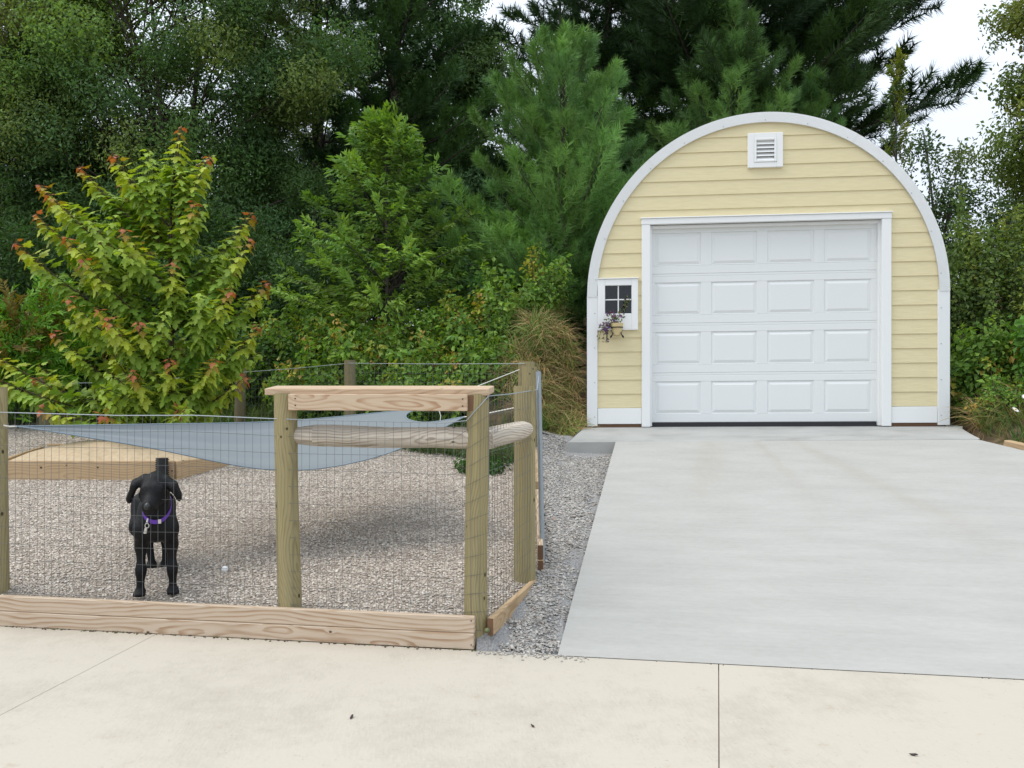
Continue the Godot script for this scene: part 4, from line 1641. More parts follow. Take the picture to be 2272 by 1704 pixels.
	rg.tube([top + Vector3(0, 0.012, 0), top + Vector3(-0.002, -0.012, 0.008)], [0.006, 0.007], 8)
	var ring := []
	var rr := []
	for i in 17:
		ring.append(top + Vector3(0.012 * sin(TAU * i / 16.0), -0.030 + 0.014 * cos(TAU * i / 16.0), 0.012))
		rr.append(0.0028)
	rg.tube(ring, rr, 6)
	part("ring", rg, steel, cl)
	var tg := MB.new()
	tg.tube([top + Vector3(-0.006, -0.044, 0.012), top + Vector3(-0.012, -0.076, 0.012)], [0.008, 0.011], 8)
	part("tag", tg, steel, cl)
	var bk := MB.new()
	bk.box(fx3.call(0.26, 0.004), Vector3(0.010, 0.014, 0.004), 0.002)
	part("buckle", bk, steel, cl)

# ---------------------------------------------------------------- plants
func g3(a: Color, t: float) -> Color:
	return Color(a.r * t, a.g * t, a.b * t)

# a spray of leaves round a short twig that runs along +y
func spray(sd: int, n: int, r: float, l: float, w: float, droop: float, hang := 0.0) -> ArrayMesh:
	rng.seed = sd
	var b := MB.new()
	for i in n:
		var d := rdir()
		d = (d * Vector3(1, 0.7, 1) + Vector3(0, 0.25, 0)).normalized()
		var p := Vector3(0, rnd(-0.6, 0.8) * r, 0) + d * r * pow(rnd(0, 1), 0.5)
		var dir := (d + rdir() * 0.7 + Vector3(0, -droop, 0)).normalized()
		b.col = g3(Color(1, 1, 1), rnd(0.78, 1.22)) * Color(rnd(0.9, 1.15), 1, rnd(0.85, 1.1))
		b.leaf2(p, dir, (Vector3(0, 1, 0) + rdir() * 0.6).normalized(), l * rnd(0.7, 1.2), w * rnd(0.8, 1.15), 0.18)
	return b.mesh()

# an arching twig with leaves hanging in two ranks (cherry, sumac)
func frond(sd: int, n: int, len: float, l: float, w: float, hang: float) -> ArrayMesh:
	rng.seed = sd
	var b := MB.new()
	var p := Vector3()
	var d := Vector3(0, 1, 0)
	var side := Vector3(1, 0, 0)
	for i in n:
		d = (d + Vector3(0, 0, 0.10) + rdir() * 0.06).normalized()
		p += d * len / n
		for s: float in [-1.0, 1.0]:
			var dir := (side * s * 0.8 + d * 0.55 + Vector3(0, 0, hang) + rdir() * 0.45).normalized()
			b.col = g3(Color(1, 1, 1), rnd(0.72, 1.28)) * Color(rnd(0.9, 1.1), 1, rnd(0.9, 1.1))
			b.leaf2(p, dir, (d.cross(side) * -1.0 + rdir() * 0.4).normalized(), l * rnd(0.75, 1.15), w, 0.25)
	b.leaf2(p, d, Vector3(0, 0, -1), l, w, 0.3)
	return b.mesh()

# needles round the end of a shoot along +y
func tuft(sd: int, n: int, len: float, needle: float, w: float, spread := 0.85) -> ArrayMesh:
	rng.seed = sd
	var b := MB.new()
	for i in n:
		var t := rnd(0, 1)
		var a := rnd(0, TAU)
		var o := Vector3(cos(a), 0, sin(a))
		var d := (Vector3(0, 1.0, 0) * (0.5 + 0.5 * t) + o * spread + rdir() * 0.15).normalized()
		var p := Vector3(0, t * len, 0)
		var s := d.cross(o.rotated(Vector3.UP, 1.2)).normalized() * w * 0.5
		b.col = g3(Color(1, 1, 1), rnd(0.8, 1.2))
		b.tri(p - s, p + s, p + d * needle * rnd(0.75, 1.1))
	b.col = Color(1.6, 0.9, 0.6)
	b.wire(Vector3(0, -len * 0.3, 0), Vector3(0, len, 0), w * 0.8)
	return b.mesh()

func grass_tuft(sd: int, n: int, l: float, w: float, bend: float) -> ArrayMesh:
	rng.seed = sd
	var b := MB.new()
	for i in n:
		var a := rnd(0, TAU)
		var d := Vector3(cos(a) * rnd(0.1, 0.55), 1, sin(a) * rnd(0.1, 0.55)).normalized()
		b.col = g3(Color(1, 1, 1), rnd(0.75, 1.25)) * Color(rnd(0.85, 1.25), 1, 1)
		b.blade(Vector3(rnd(-0.05, 0.05), 0, rnd(-0.05, 0.05)), d, l * rnd(0.55, 1.1), w, bend * rnd(0.5, 1.4), 4)
	return b.mesh()

func branch(b: MB, a: Vector3, c: Vector3, ra: float, rb: float, lift: float, sides := 5) -> void:
	var path := []
	var rr := []
	var m := a.lerp(c, 0.5) + Vector3(rnd(-0.06, 0.06), lift, rnd(-0.06, 0.06)) * a.distance_to(c)
	for i in 6:
		var t := i / 5.0
		path.append(a * (1 - t) * (1 - t) + m * 2 * t * (1 - t) + c * t * t)
		rr.append(lerpf(ra, rb, t))
	b.tube(path, rr, sides, false)

# a spray turned so that its leaves hang towards the ground
func hanging(y: Vector3, spin: float) -> Basis:
	y = y.normalized()
	var x := y.cross(Vector3.DOWN)
	if x.length() < 0.15:
		return look(y, spin)
	x = x.normalized()
	return Basis(x, y, x.cross(y)).rotated(y, spin * 0.12 - 0.38)

func scatter(o: Node3D, called: String, kinds: Array, mat: Material, xf: Array, tint: Array) -> void:
	for k in kinds.size():
		var xs := []
		var ts := []
		for i in xf.size():
			if i % kinds.size() == k:
				xs.append(xf[i])
				ts.append(tint[i])
		stuff(called, kinds[k], mat, xs, ts, o)

func pick(cols: Array) -> Color:
	return cols[rng.randi() % cols.size()]

# broad-leaved tree: limbs to lumps of foliage placed through an ellipsoid
func leafy_tree(called: String, label: String, sd: int, x: float, d: float, stems: int, tr: float, c: Vector3, rad: Vector3, lumps: int, lr: float, per: int, kinds: Array, size: Vector2, cols: Array, inner := 0.3, group := "", gap := AABB()) -> void:
	rng.seed = sd
	var base := spot(x, d, -0.1)
	var o := thing(called, label, "tree", base, group)
	var b := MB.new()
	var tops := []
	for s in stems:
		var q := base + Vector3(rnd(-0.15, 0.15) * s, 0, rnd(-0.15, 0.15) * s)
		var top := c + Vector3(rnd(-0.35, 0.35) * rad.x * mini(s, 1), rad.y * rnd(0.3, 0.75), rnd(-0.3, 0.3) * rad.z * mini(s, 1))
		if stems > 1:
			top.x = c.x + rad.x * (-0.55 + 1.1 * s / (stems - 1)) + rnd(-0.2, 0.2)
		branch(b, q, top, tr, tr * 0.25, 0.02, 7)
		tops.append([q, top])
	var xf := []
	var tint := []
	var placed := []
	var tries := 0
	while placed.size() < lumps and tries < lumps * 40:
		tries += 1
		var e := rdir() * pow(rnd(inner * inner * inner, 1.0), 1.0 / 3.0)
		var p := c + e * rad
		var ok := not gap.has_point(p) or rnd(0, 1) < 0.3
		for q in placed:
			if p.distance_to(q) < lr * 0.75:
				ok = false
				break
		if not ok:
			continue
		placed.append(p)
		var st: Array = tops[rng.randi() % tops.size()]
		var low: Vector3 = st[0].lerp(st[1], clampf((p.y - base.y) / maxf(st[1].y - base.y, 0.1) * 0.75 - 0.08, 0.12, 0.95))
		branch(b, low, p, tr * 0.28, 0.008, 0.05, 4)
		var col := g3(pick(cols), rnd(0.75, 1.25))
		var r := lr * rnd(0.7, 1.25)
		for i in int(per * rnd(0.6, 1.3)):
			var dd := rdir()
			var pos := p + dd * Vector3(1.1, 0.72, 1.1) * r * pow(rnd(0, 1), 0.42)
			var y := (dd + Vector3(0, 0.4, 0) + e * 0.5).normalized()
			xf.append(Transform3D(look(y, rnd(0, TAU)).scaled(Vector3.ONE * rnd(size.x, size.y)), pos))
			tint.append(g3(col, rnd(0.7, 1.3)))
	part("trunk", b, M.bark, o)
	scatter(o, "crown", kinds, M.leaf, xf, tint)

# tree with a straight stem and side branches: pines, and the young cherry
func whorl_tree(called: String, label: String, sd: int, x: float, d: float, h: float, r: float, h0: float, n: int, rise: float, curl: float, kinds: Array, size: float, gap: float, cols: Array, pw: float, mat: Material, up := 0.45, tr := 0.0, group := "", lean := 0.0, weep := false) -> void:
	rng.seed = sd
	var base := spot(x, d, -0.08)
	var o := thing(called, label, "tree", base, group)
	var b := MB.new()
	if tr == 0.0:
		tr = h * 0.013 + 0.01
	var path := []
	var rr := []
	for i in 9:
		var t := i / 8.0
		path.append(base + Vector3(lean * t + 0.02 * h * 0.2 * sin(t * 7.0 + sd), h * t, 0.01 * h * sin(t * 5.0)))
		rr.append(lerpf(tr, 0.012, t))
	b.tube(path, rr, 8, false)
	var xf := []
	var tint := []
	for i in n:
		var t := (i + rnd(0, 0.8)) / n
		var y := lerpf(h0, 0.97, t)
		var p0: Vector3 = path[int(y * 8)].lerp(path[mini(int(y * 8) + 1, 8)], y * 8 - int(y * 8))
		var len := r * pow(1.0 - t, pw) * minf(1.0, 0.72 + t * 2.0) * (rnd(0.5, 1.2) if weep else rnd(0.72, 1.12)) + 0.06 * r
		var az := i * 2.39996 + rnd(-0.4, 0.4)
		var el := rise + 0.5 * t + rnd(-0.12, 0.12)
		var hd := Vector3(cos(az), 0, sin(az))
		var bp := []
		var br := []
		for k in 7:
			var s := k / 6.0
			bp.append(p0 + hd * len * s * cos(el) + Vector3.UP * len * (s * sin(el) + curl * s * s))
			br.append(lerpf(tr * 0.32 * (1.0 - t * 0.6), 0.005, s))
		b.tube(bp, br, 4, false)
		var col := g3(pick(cols), rnd(0.8, 1.2))
		var step: float = gap * size
		var m := maxi(3, int(len / step))
		for k in m + 1:
			var s := lerpf(0.22, 1.0, float(k) / m)
			var q := bez(bp, s)
			var fw := (bez(bp, minf(s + 0.06, 1.0)) - bez(bp, s - 0.06)).normalized()
			for sdn: float in [-1.0, 1.0]:
				var tl := minf(len * 0.42, 0.9 * size * 2.2) * (1.05 - s * 0.75) * rnd(0.5, 1.1)
				var sd3 := fw.cross(Vector3.UP).normalized() * sdn
				var td := (sd3 * 0.85 + fw * 0.75 + Vector3.UP * rnd(-0.15, 0.35)).normalized()
				var tn := maxi(1, int(tl / (step * 0.95)))
				for e in tn:
					var pos := q + td * tl * (e + 0.6) / tn
					var y2 := (td + Vector3.UP * up + rdir() * 0.35).normalized()
					xf.append(Transform3D((hanging(y2, rnd(0, TAU)) if weep else look(y2, rnd(0, TAU))).scaled(Vector3.ONE * size * rnd(0.8, 1.2)), pos))
					tint.append(g3(col, rnd(0.75, 1.25)))
		for e in 2:
			xf.append(Transform3D(look((bez(bp, 1.0) - bez(bp, 0.9)).normalized() + Vector3.UP * up, rnd(0, TAU)).scaled(Vector3.ONE * size * 1.15), bp[6]))
			tint.append(g3(col, rnd(1.0, 1.35)))
	for e in 4:
		xf.append(Transform3D(look(Vector3(rnd(-0.2, 0.2), 1, rnd(-0.2, 0.2)), 0).scaled(Vector3.ONE * size * 1.1), path[8] - Vector3(0, 0.05 * e, 0)))
		tint.append(g3(cols[0], 1.2))
	part("trunk", b, M.bark, o)
	scatter(o, "crown", kinds, mat, xf, tint)

# bush of arching canes with sprays along them
func bush(called: String, label: String, cat: String, sd: int, x: float, d: float, h: float, r: float, canes: int, kinds: Array, size: Vector2, cols: Array, odd: Array, share: float, mat: Material, group := "") -> void:
	rng.seed = sd
	var base := spot(x, d, -0.03)
	var o := thing(called, label, cat, base, group)
	var b := MB.new()
	var xf := []
	var tint := []
	for i in canes:
		var a := rnd(0, TAU)
		var rr := r * sqrt(rnd(0, 1))
		var ex := x + cos(a) * rr * 1.15
		var ed := d + sin(a) * rr * 0.9
		var s0 := spot(x + cos(a) * rr * 0.55, d + sin(a) * rr * 0.5, -0.02)
		var hh := h * (rnd(0.5, 1.0) + (0.25 if i % 7 == 0 else 0.0)) * (1.0 - 0.35 * rr / r)
		var tip := Vector3(ex, s0.y + hh, -ed)
		branch(b, s0, tip, 0.007, 0.003, 0.14, 4)
		var n := int(hh / 0.085) + 3
		var odd_cane := rnd(0, 1) < share
		for k in n:
			var t := lerpf(0.12, 1.0, float(k) / n)
			var m := s0.lerp(tip, 0.5) + Vector3(0, 0.14, 0) * s0.distance_to(tip)
			var p := s0 * (1 - t) * (1 - t) + m * 2 * t * (1 - t) + tip * t * t + rdir() * 0.05
			var y := (Vector3(cos(a), 0.9, -sin(a)) + rdir() * 0.8).normalized()
			xf.append(Transform3D(look(y, rnd(0, TAU)).scaled(Vector3.ONE * rnd(size.x, size.y)), p))
			tint.append(g3(pick(odd) if odd_cane and t > 0.55 else pick(cols), rnd(0.75, 1.3)))
	part("stems", b, M.young_bark, o)
	scatter(o, "leaves", kinds, mat, xf, tint)

func maple_leaf() -> ArrayMesh:
	# five-lobed blade, pointing along +y, drooping towards +z
	var b := MB.new()
	var half := [Vector2(0, 0), Vector2(0.16, -0.06), Vector2(0.36, 0.02), Vector2(0.30, 0.16), Vector2(0.56, 0.36), Vector2(0.36, 0.44), Vector2(0.40, 0.56), Vector2(0.17, 0.58), Vector2(0.20, 0.80), Vector2(0.0, 1.08)]
	var z := func(p: Vector2) -> Vector3: return Vector3(p.x, p.y, 0.30 * p.y * p.y + 0.22 * absf(p.x))
	var mid := Vector2(0, 0.32)
	for s: float in [-1.0, 1.0]:
		for i in half.size() - 1:
			b.col = g3(Color(1, 1, 1), 1.0 if s > 0 else 0.9)
			var a: Vector3 = z.call(half[i] * Vector2(s, 1))
			var c: Vector3 = z.call(half[i + 1] * Vector2(s, 1))
			if s > 0:
				b.tri(z.call(mid), a, c)
			else:
				b.tri(z.call(mid), c, a)
	b.col = Color(1.8, 0.45, 0.5)
	b.wire(Vector3(0, 0, 0), Vector3(0, -0.55, -0.12), 0.014)
	return b.mesh()

func build_maple() -> void:
	rng.seed = 88
	var bx := -3.76
	var bd := 9.5
	var base := spot(bx, bd, 0.0)
	var o := thing("maple", "young maple with yellow green leaves and red shoot tips behind the shade sail", "tree", base)
	var b := MB.new()
	var top := Vector3(-3.57, 4.22, -9.45)
	var path := []
	var rr := []
	for i in 9:
		var t := i / 8.0
		path.append(base.lerp(top, t) + Vector3(0.05 * sin(t * 6.0), 0, 0.04 * sin(t * 4.0)))
		rr.append(lerpf(0.034, 0.007, t))
	b.tube(path, rr, 9, false)
	# shoot tips: across, up and ahead of or behind the stem
	var tips := [[-3.57, 4.28, 0.0], [-3.22, 3.92, -0.15], [-4.77, 3.90, 0.2], [-4.15, 3.89, -0.35], [-4.38, 3.77, 0.4], [-5.05, 3.63, -0.1], [-5.22, 3.36, 0.15], [-4.80, 3.47, -0.4], [-3.87, 3.05, -0.75], [-2.83, 3.36, 0.1], [-2.72, 3.02, -0.3], [-2.67, 2.63, 0.15], [-5.16, 2.98, -0.35], [-4.91, 2.90, 0.35], [-4.5, 2.38, -0.6], [-4.13, 2.25, -0.75], [-3.97, 2.13, -0.85], [-3.70, 2.12, -0.8], [-2.86, 2.47, -0.55], [-2.66, 2.12, -0.25], [-2.78, 1.58, -0.3], [-5.62, 1.83, 0.0], [-5.50, 1.62, -0.35], [-5.05, 1.56, -0.2], [-4.83, 1.24, -0.5], [-4.1, 1.20, -0.7], [-3.35, 1.25, -0.65], [-4.75, 2.05, -0.4], [-4.6, 1.95, 0.5], [-3.45, 2.75, -0.55], [-3.1, 2.85, 0.4], [-4.2, 3.1, 0.55], [-3.2, 2.15, 0.6], [-3.0, 1.75, -0.6], [-3.75, 1.62, -0.8], [-4.4, 1.6, 0.55], [-3.3, 3.4, -0.35], [-3.95, 3.45, -0.1], [-4.55, 3.0, -0.55], [-3.4, 1.75, -0.75], [-4.3, 2.75, -0.7], [-3.05, 1.35, -0.2]]
	var xf := []
	var tint := []
	var add_leaf := func(p: Vector3, dir: Vector3, l: float, col: Color) -> void:
		var y := dir.normalized()
		var x := y.cross(Vector3.UP)
		if x.length() < 0.1: x = Vector3(1, 0, 0)
		x = (x.normalized() + rdir() * 0.35).normalized()
		var z := x.cross(y).normalized()
		if z.y > 0.0: z = -z
		x = y.cross(z).normalized()
		xf.append(Transform3D(Basis(x * l, y * l, z * l), p))
		tint.append(col)
	var shoot := func(a: Vector3, c: Vector3, lift: float, r0: float, start: float, lead: bool) -> void:
		var m := a.lerp(c, 0.55) + Vector3(0, -lift, 0) * a.distance_to(c)
		var bp := []
		var br := []
		for i in 8:
			var t := i / 7.0
			bp.append(a * (1 - t) * (1 - t) + m * 2 * t * (1 - t) + c * t * t)
			br.append(lerpf(r0, 0.003, t))
		b.tube(bp, br, 5, false)
		var total := a.distance_to(c)
		var n := int(total * (1 - start) / 0.034)
		for k in n:
			var t := lerpf(start, 1.0, float(k) / maxi(n - 1, 1))
			var p := bez(bp, t)
			var fw := (bez(bp, minf(t + 0.05, 1)) - bez(bp, maxf(t - 0.05, 0))).normalized()
			var from_tip := (1.0 - t) * total
			for s: float in [0.0, PI]:
				var an := k * PI / 2.0 + s + rnd(-0.3, 0.3)
				var sd := fw.cross(Vector3(0.2, 0.3, 1)).normalized().rotated(fw, an)
				var dir := (sd * 0.9 + fw * 0.25 + Vector3(0, -0.55, 0.12) + rdir() * 0.25).normalized()
				var col := Color(0.34, 0.47, 0.07).lerp(Color(0.20, 0.36, 0.055), clampf(from_tip * 1.5 - 0.25, 0, 1))
				if lead:
					if from_tip < 0.045:
						col = Color(0.42, 0.11, 0.065).lerp(Color(0.42, 0.20, 0.06), rnd(0, 0.6))
					elif from_tip < 0.11:
						col = Color(0.33, 0.27, 0.04).lerp(Color(0.40, 0.20, 0.045), rnd(0, 0.5))
					elif from_tip < 0.35:
						col = Color(0.42, 0.50, 0.06)
				var l := lerpf(0.062, 0.122, clampf(from_tip * 4.0, 0, 1)) * rnd(0.8, 1.15)
				add_leaf.call(p + dir * l * 0.45, dir, l, g3(col, rnd(0.8, 1.25)))
	for t in tips:
		var tip := Vector3(t[0], t[1], -bd - t[2])
		var f := clampf((tip.y - base.y) / (top.y - base.y) - 0.16 - 0.2 * absf(tip.x - bx) / 1.8, 0.10, 0.9)
		var a: Vector3 = bez(path, f)
		if tip.distance_to(top) < 0.12:
			a = bez(path, 0.75)
		shoot.call(a, tip, 0.10, 0.012, 0.18, true)
		# short side shoots
		for k in 3:
			var u := rnd(0.15, 0.58)
			var p := a.lerp(tip, u) + Vector3(0, -0.05, 0)
			var e := p + (Vector3(rnd(-1, 1), rnd(0.1, 0.9), rnd(-0.8, 0.8)).normalized() + (tip - a).normalized() * 0.5) * rnd(0.22, 0.42)
			shoot.call(p, e, 0.05, 0.005, 0.15, false)
	part("trunk", b, M.young_bark, o)
	scatter(o, "crown", [maple_leaf()], M.leaf, xf, tint)

func daisies(label: String, sd: int, x: float, d: float, spread: Vector2, heights: Vector2, n: int) -> void:
	rng.seed = sd
	var base := spot(x, d)
	var o := thing("daisy_plant", label, "flowers", base)
	var white := plain(0.80, 0.80, 0.76, 0.6)
	var yellow := plain(0.62, 0.36, 0.03, 0.7)
	var st := MB.new()
	for i in n:
		var foot := spot(x + rnd(-0.5, 0.5) * spread.x, d + rnd(-0.5, 0.5) * spread.y, -0.02)
		var head := foot + Vector3(rnd(-0.12, 0.12), rnd(heights.x, heights.y), rnd(0.0, 0.12))
		st.col = Color(0.06, 0.12, 0.03)
		st.wire(foot, foot.lerp(head, 0.5) + Vector3(0.01, 0, 0), 0.003)
		st.wire(foot.lerp(head, 0.5) + Vector3(0.01, 0, 0), head, 0.0025)
		for k in 5:
			st.leaf2(foot.lerp(head, rnd(0.05, 0.7)), (rdir() + Vector3(0, 0.5, 0)).normalized(), Vector3.UP, rnd(0.05, 0.09), 0.014)
		var up := (Vector3(rnd(-0.4, 0.4), 1.0, rnd(0.2, 0.9))).normalized()
		var bs := look(up, rnd(0, TAU))
		var f := MB.new()
		for k in 14:
			var a := TAU * k / 14.0
			f.leaf2(head + bs * Vector3(cos(a), 0.0, sin(a)) * 0.008, bs * Vector3(cos(a), 0.12, sin(a)), up, 0.030, 0.013, 0.1)
		var fl := part("petals", f, white, o)
		f = MB.new()
		f.tube([head - up * 0.002, head + up * 0.005, head + up * 0.008], [0.011, 0.010, 0.004], 8)
		part("eye", f, yellow, fl)
	part("stems", st, M.grass, o).set_meta("kind", "stuff")

func build_vegetation() -> void:
	var s1 := [spray(1, 22, 0.20, 0.085, 0.042, 0.15), spray(2, 22, 0.20, 0.085, 0.042, 0.25), spray(3, 20, 0.20, 0.09, 0.046, 0.2)]
	var fine := [spray(4, 24, 0.19, 0.062, 0.030, 0.35), spray(5, 24, 0.19, 0.062, 0.028, 0.5), spray(6, 22, 0.19, 0.066, 0.032, 0.4)]
	var brm := [spray(7, 9, 0.085, 0.085, 0.056, 0.35), spray(8, 8, 0.09, 0.095, 0.060, 0.3), spray(9, 9, 0.08, 0.08, 0.052, 0.45)]
	var cher := [frond(10, 4, 0.26, 0.125, 0.050, 0.9), frond(11, 5, 0.30, 0.12, 0.046, 1.2), frond(12, 4, 0.24, 0.13, 0.052, 0.8)]
	var sumac := [frond(13, 11, 0.42, 0.095, 0.030, 0.35), frond(14, 10, 0.38, 0.09, 0.03, 0.45)]
	var pine := [tuft(15, 60, 0.17, 0.12, 0.0085), tuft(16, 60, 0.19, 0.115, 0.0085), tuft(17, 54, 0.15, 0.125, 0.009)]
	var dpine := [tuft(18, 60, 0.17, 0.115, 0.0095, 0.9), tuft(19, 60, 0.16, 0.11, 0.0095, 0.9)]
	var PINE := [Color(0.130, 0.271, 0.073), Color(0.159, 0.307, 0.080), Color(0.106, 0.224, 0.068)]
	var DARK := [Color(0.040, 0.090, 0.032), Color(0.050, 0.104, 0.034), Color(0.034, 0.078, 0.031)]
	var MID := [Color(0.077, 0.165, 0.050), Color(0.088, 0.189, 0.052), Color(0.065, 0.142, 0.050)]
	build_maple()
	# far row that closes the wood
	var i := 0
	for q in [[-16.0, 26.0, 5.0, 2.6], [-11.5, 25.0, 4.6, 2.5], [-8.5, 26.0, 3.9, 2.5], [-5.2, 25.5, 6.0, 2.6], [-1.8, 26.0, 6.2, 2.6], [1.4, 26.5, 4.6, 2.6], [4.6, 26.0, 6.0, 2.6], [8.2, 26.0, 5.0, 2.6], [15.5, 24.0, 5.0, 2.8], [18.0, 22.0, 5.5, 3.0]]:
		leafy_tree("woodland_tree", ["dark leafy woodland tree at the far left behind the olive tree", "dark leafy woodland tree behind the left olive tree", "low dark leafy tree seen under the gap of sky at left", "dark leafy tree closing the wood behind the dark pine", "dark leafy tree closing the wood behind the pale tall tree", "dark leafy tree behind the pointed white pine", "dark leafy tree behind the big dark pine", "dark leafy tree behind the garage's right side", "dark leafy tree behind the right edge tree", "dark leafy tree at the far right edge"][i], 900 + i, q[0], q[1], 1, 0.12, Vector3(q[0], 2.9 + q[2] * 0.45, -q[1]), Vector3(q[3], q[2] * 0.56, 1.4), 40, 0.8, 70, s1, Vector2(1.3, 1.8), [Color(0.053, 0.111, 0.043), Color(0.069, 0.126, 0.049)], 0.2, "woodland trees behind the garden")
		i += 1
	# upper left: thin-leaved tree with sky showing through
	leafy_tree("thin_leaved_tree", "tall many stemmed tree with thin dark leaves and bright sky gaps at upper left", 31, -6.4, 17.0, 5, 0.09, Vector3(-6.7, 7.3, -17.0), Vector3(3.5, 4.2, 2.0), 120, 0.66, 88, fine, Vector2(1.0, 1.45), [Color(0.127, 0.238, 0.072), Color(0.172, 0.285, 0.078), Color(0.105, 0.206, 0.076), Color(0.194, 0.270, 0.082)], 0.42, "", AABB(Vector3(-6.7, 5.9, -20), Vector3(1.4, 1.8, 6)))
	leafy_tree("olive_tree", "tall olive brown leafy tree at the left edge of the wood", 32, -10.6, 17.6, 2, 0.12, Vector3(-10.6, 7.6, -17.6), Vector3(2.7, 4.4, 2.0), 80, 0.75, 90, fine, Vector2(1.1, 1.5), [Color(0.186, 0.227, 0.074), Color(0.143, 0.212, 0.070), Color(0.105, 0.184, 0.070)], 0.3)
	whorl_tree("dark_pine", "dark pine between the thin leaved tree and the tall middle pine", 33, -4.35, 20.0, 14.0, 2.6, 0.04, 80, 0.05, 0.12, dpine, 1.75, 0.125, DARK, 0.55, M.needle)
	whorl_tree("middle_pine", "tall mid green pine left of the pale leafy tree", 34, -2.7, 20.5, 13.0, 2.4, 0.05, 80, 0.15, 0.15, dpine, 1.6, 0.125, MID, 0.6, M.needle)
	leafy_tree("pale_tree", "tall pale green leafy tree left of the gap of white sky", 35, -1.6, 21.5, 1, 0.12, Vector3(-1.75, 8.2, -21.3), Vector3(1.55, 4.6, 1.5), 60, 0.62, 75, s1, Vector2(0.9, 1.25), [Color(0.136, 0.254, 0.092), Color(0.169, 0.290, 0.095), Color(0.108, 0.212, 0.086)], 0.3)
	whorl_tree("sparse_pine", "thin dark pine with open branches before the gap of white sky", 36, 1.15, 20.5, 8.4, 2.0, 0.05, 38, 0.1, 0.15, dpine, 1.5, 0.17, DARK, 0.75, M.needle)
	whorl_tree("young_cherry", "young cone shaped tree with drooping bright green leaves in the middle", 37, -1.75, 12.3, 3.32, 1.6, 0.02, 86, 0.36, -0.08, cher, 0.85, 0.21, [Color(0.189, 0.322, 0.055), Color(0.233, 0.368, 0.063), Color(0.146, 0.270, 0.055)], 0.8, M.glossy_leaf, 0.25, 0.03, "", 0.0, true)
	whorl_tree("white_pine", "pointed white pine with soft upturned needle tufts left of the garage", 38, 0.80, 13.3, 5.1, 2.3, 0.02, 84, 0.22, 0.20, pine, 1.05, 0.135, PINE, 0.72, M.needle, 0.7, 0.06)
	whorl_tree("big_dark_pine", "huge dark pine with long upswept branches behind the garage", 39, 5.1, 20.8, 15.0, 4.9, 0.16, 92, 0.08, 0.16, dpine, 2.1, 0.115, DARK, 0.42, M.needle, 0.35, 0.2)
	whorl_tree("second_dark_pine", "dark pine left of the huge pine behind the garage", 40, 2.35, 21.5, 13.5, 2.9, 0.06, 80, 0.05, 0.12, dpine, 1.9, 0.125, DARK, 0.5, M.needle)
	whorl_tree("light_pine", "lighter green pine rising behind the garage roof", 41, 4.25, 17.2, 5.75, 2.0, 0.05, 76, 0.40, 0.25, pine, 1.25, 0.14, [Color(0.135, 0.27, 0.072), Color(0.16, 0.30, 0.078), Color(0.11, 0.225, 0.068)], 0.6, M.needle, 0.8, 0.07)
	whorl_tree("small_pine", "small green pine top just right of the garage's arch crown", 42, 6.0, 17.4, 4.7, 1.2, 0.05, 40, 0.45, 0.25, pine, 1.2, 0.16, PINE, 0.7, M.needle, 0.8, 0.05)
	# right of the garage
	leafy_tree("small_oak", "small open tree with dark narrow leaves beside the garage's right edge", 43, 6.0, 12.4, 2, 0.035, Vector3(6.0, 4.0, -12.4), Vector3(0.42, 1.5, 0.5), 19, 0.22, 15, fine, Vector2(0.9, 1.25), [Color(0.088, 0.153, 0.050), Color(0.071, 0.124, 0.050), Color(0.130, 0.177, 0.050)], 0.2)
	whorl_tree("yellow_sapling", "slender sapling with a yellow green top above the garage's right shoulder", 44, 5.65, 12.9, 4.3, 0.42, 0.3, 30, 0.9, 0.1, cher, 0.5, 0.22, [Color(0.236, 0.260, 0.035), Color(0.165, 0.224, 0.035), Color(0.083, 0.142, 0.035)], 0.5, M.leaf, 0.3, 0.02)
	leafy_tree("right_tree", "tall olive green leafy tree at the right edge above the daisies", 45, 8.9, 13.0, 2, 0.10, Vector3(8.95, 5.4, -13.0), Vector3(1.45, 4.2, 1.4), 84, 0.52, 72, s1, Vector2(0.75, 1.05), [Color(0.189, 0.236, 0.053), Color(0.142, 0.206, 0.050), Color(0.236, 0.242, 0.059)], 0.3)
	var BR := [Color(0.177, 0.319, 0.050), Color(0.230, 0.366, 0.059), Color(0.136, 0.254, 0.050)]
	var YL := [Color(0.496, 0.448, 0.083), Color(0.378, 0.413, 0.071), Color(0.543, 0.378, 0.106)]
	var DK := [Color(0.065, 0.142, 0.039), Color(0.080, 0.165, 0.042), Color(0.054, 0.118, 0.039)]
	var where := ["behind the left fence post", "behind the maple's left side", "behind the maple trunk", "right behind the maple", "between maple and the young cherry", "under the young cherry's left side", "in front of the young cherry", "right of the young cherry", "under the white pine", "beside the dry grass", "behind the middle fence post", "left of the middle fence post"]
	var spots := [[-7.4, 12.2, 1.5, 1.1], [-6.2, 12.4, 1.4, 1.0], [-4.6, 12.3, 1.5, 1.0], [-3.5, 11.9, 1.35, 0.9], [-2.9, 12.2, 1.3, 0.9], [-2.2, 11.5, 1.15, 0.8], [-1.5, 11.1, 1.15, 0.8], [-0.8, 11.4, 1.2, 0.85], [-0.15, 11.2, 1.15, 0.8], [-0.45, 10.3, 0.8, 0.5], [-1.1, 10.5, 0.8, 0.6], [-2.4, 10.9, 0.9, 0.65]]
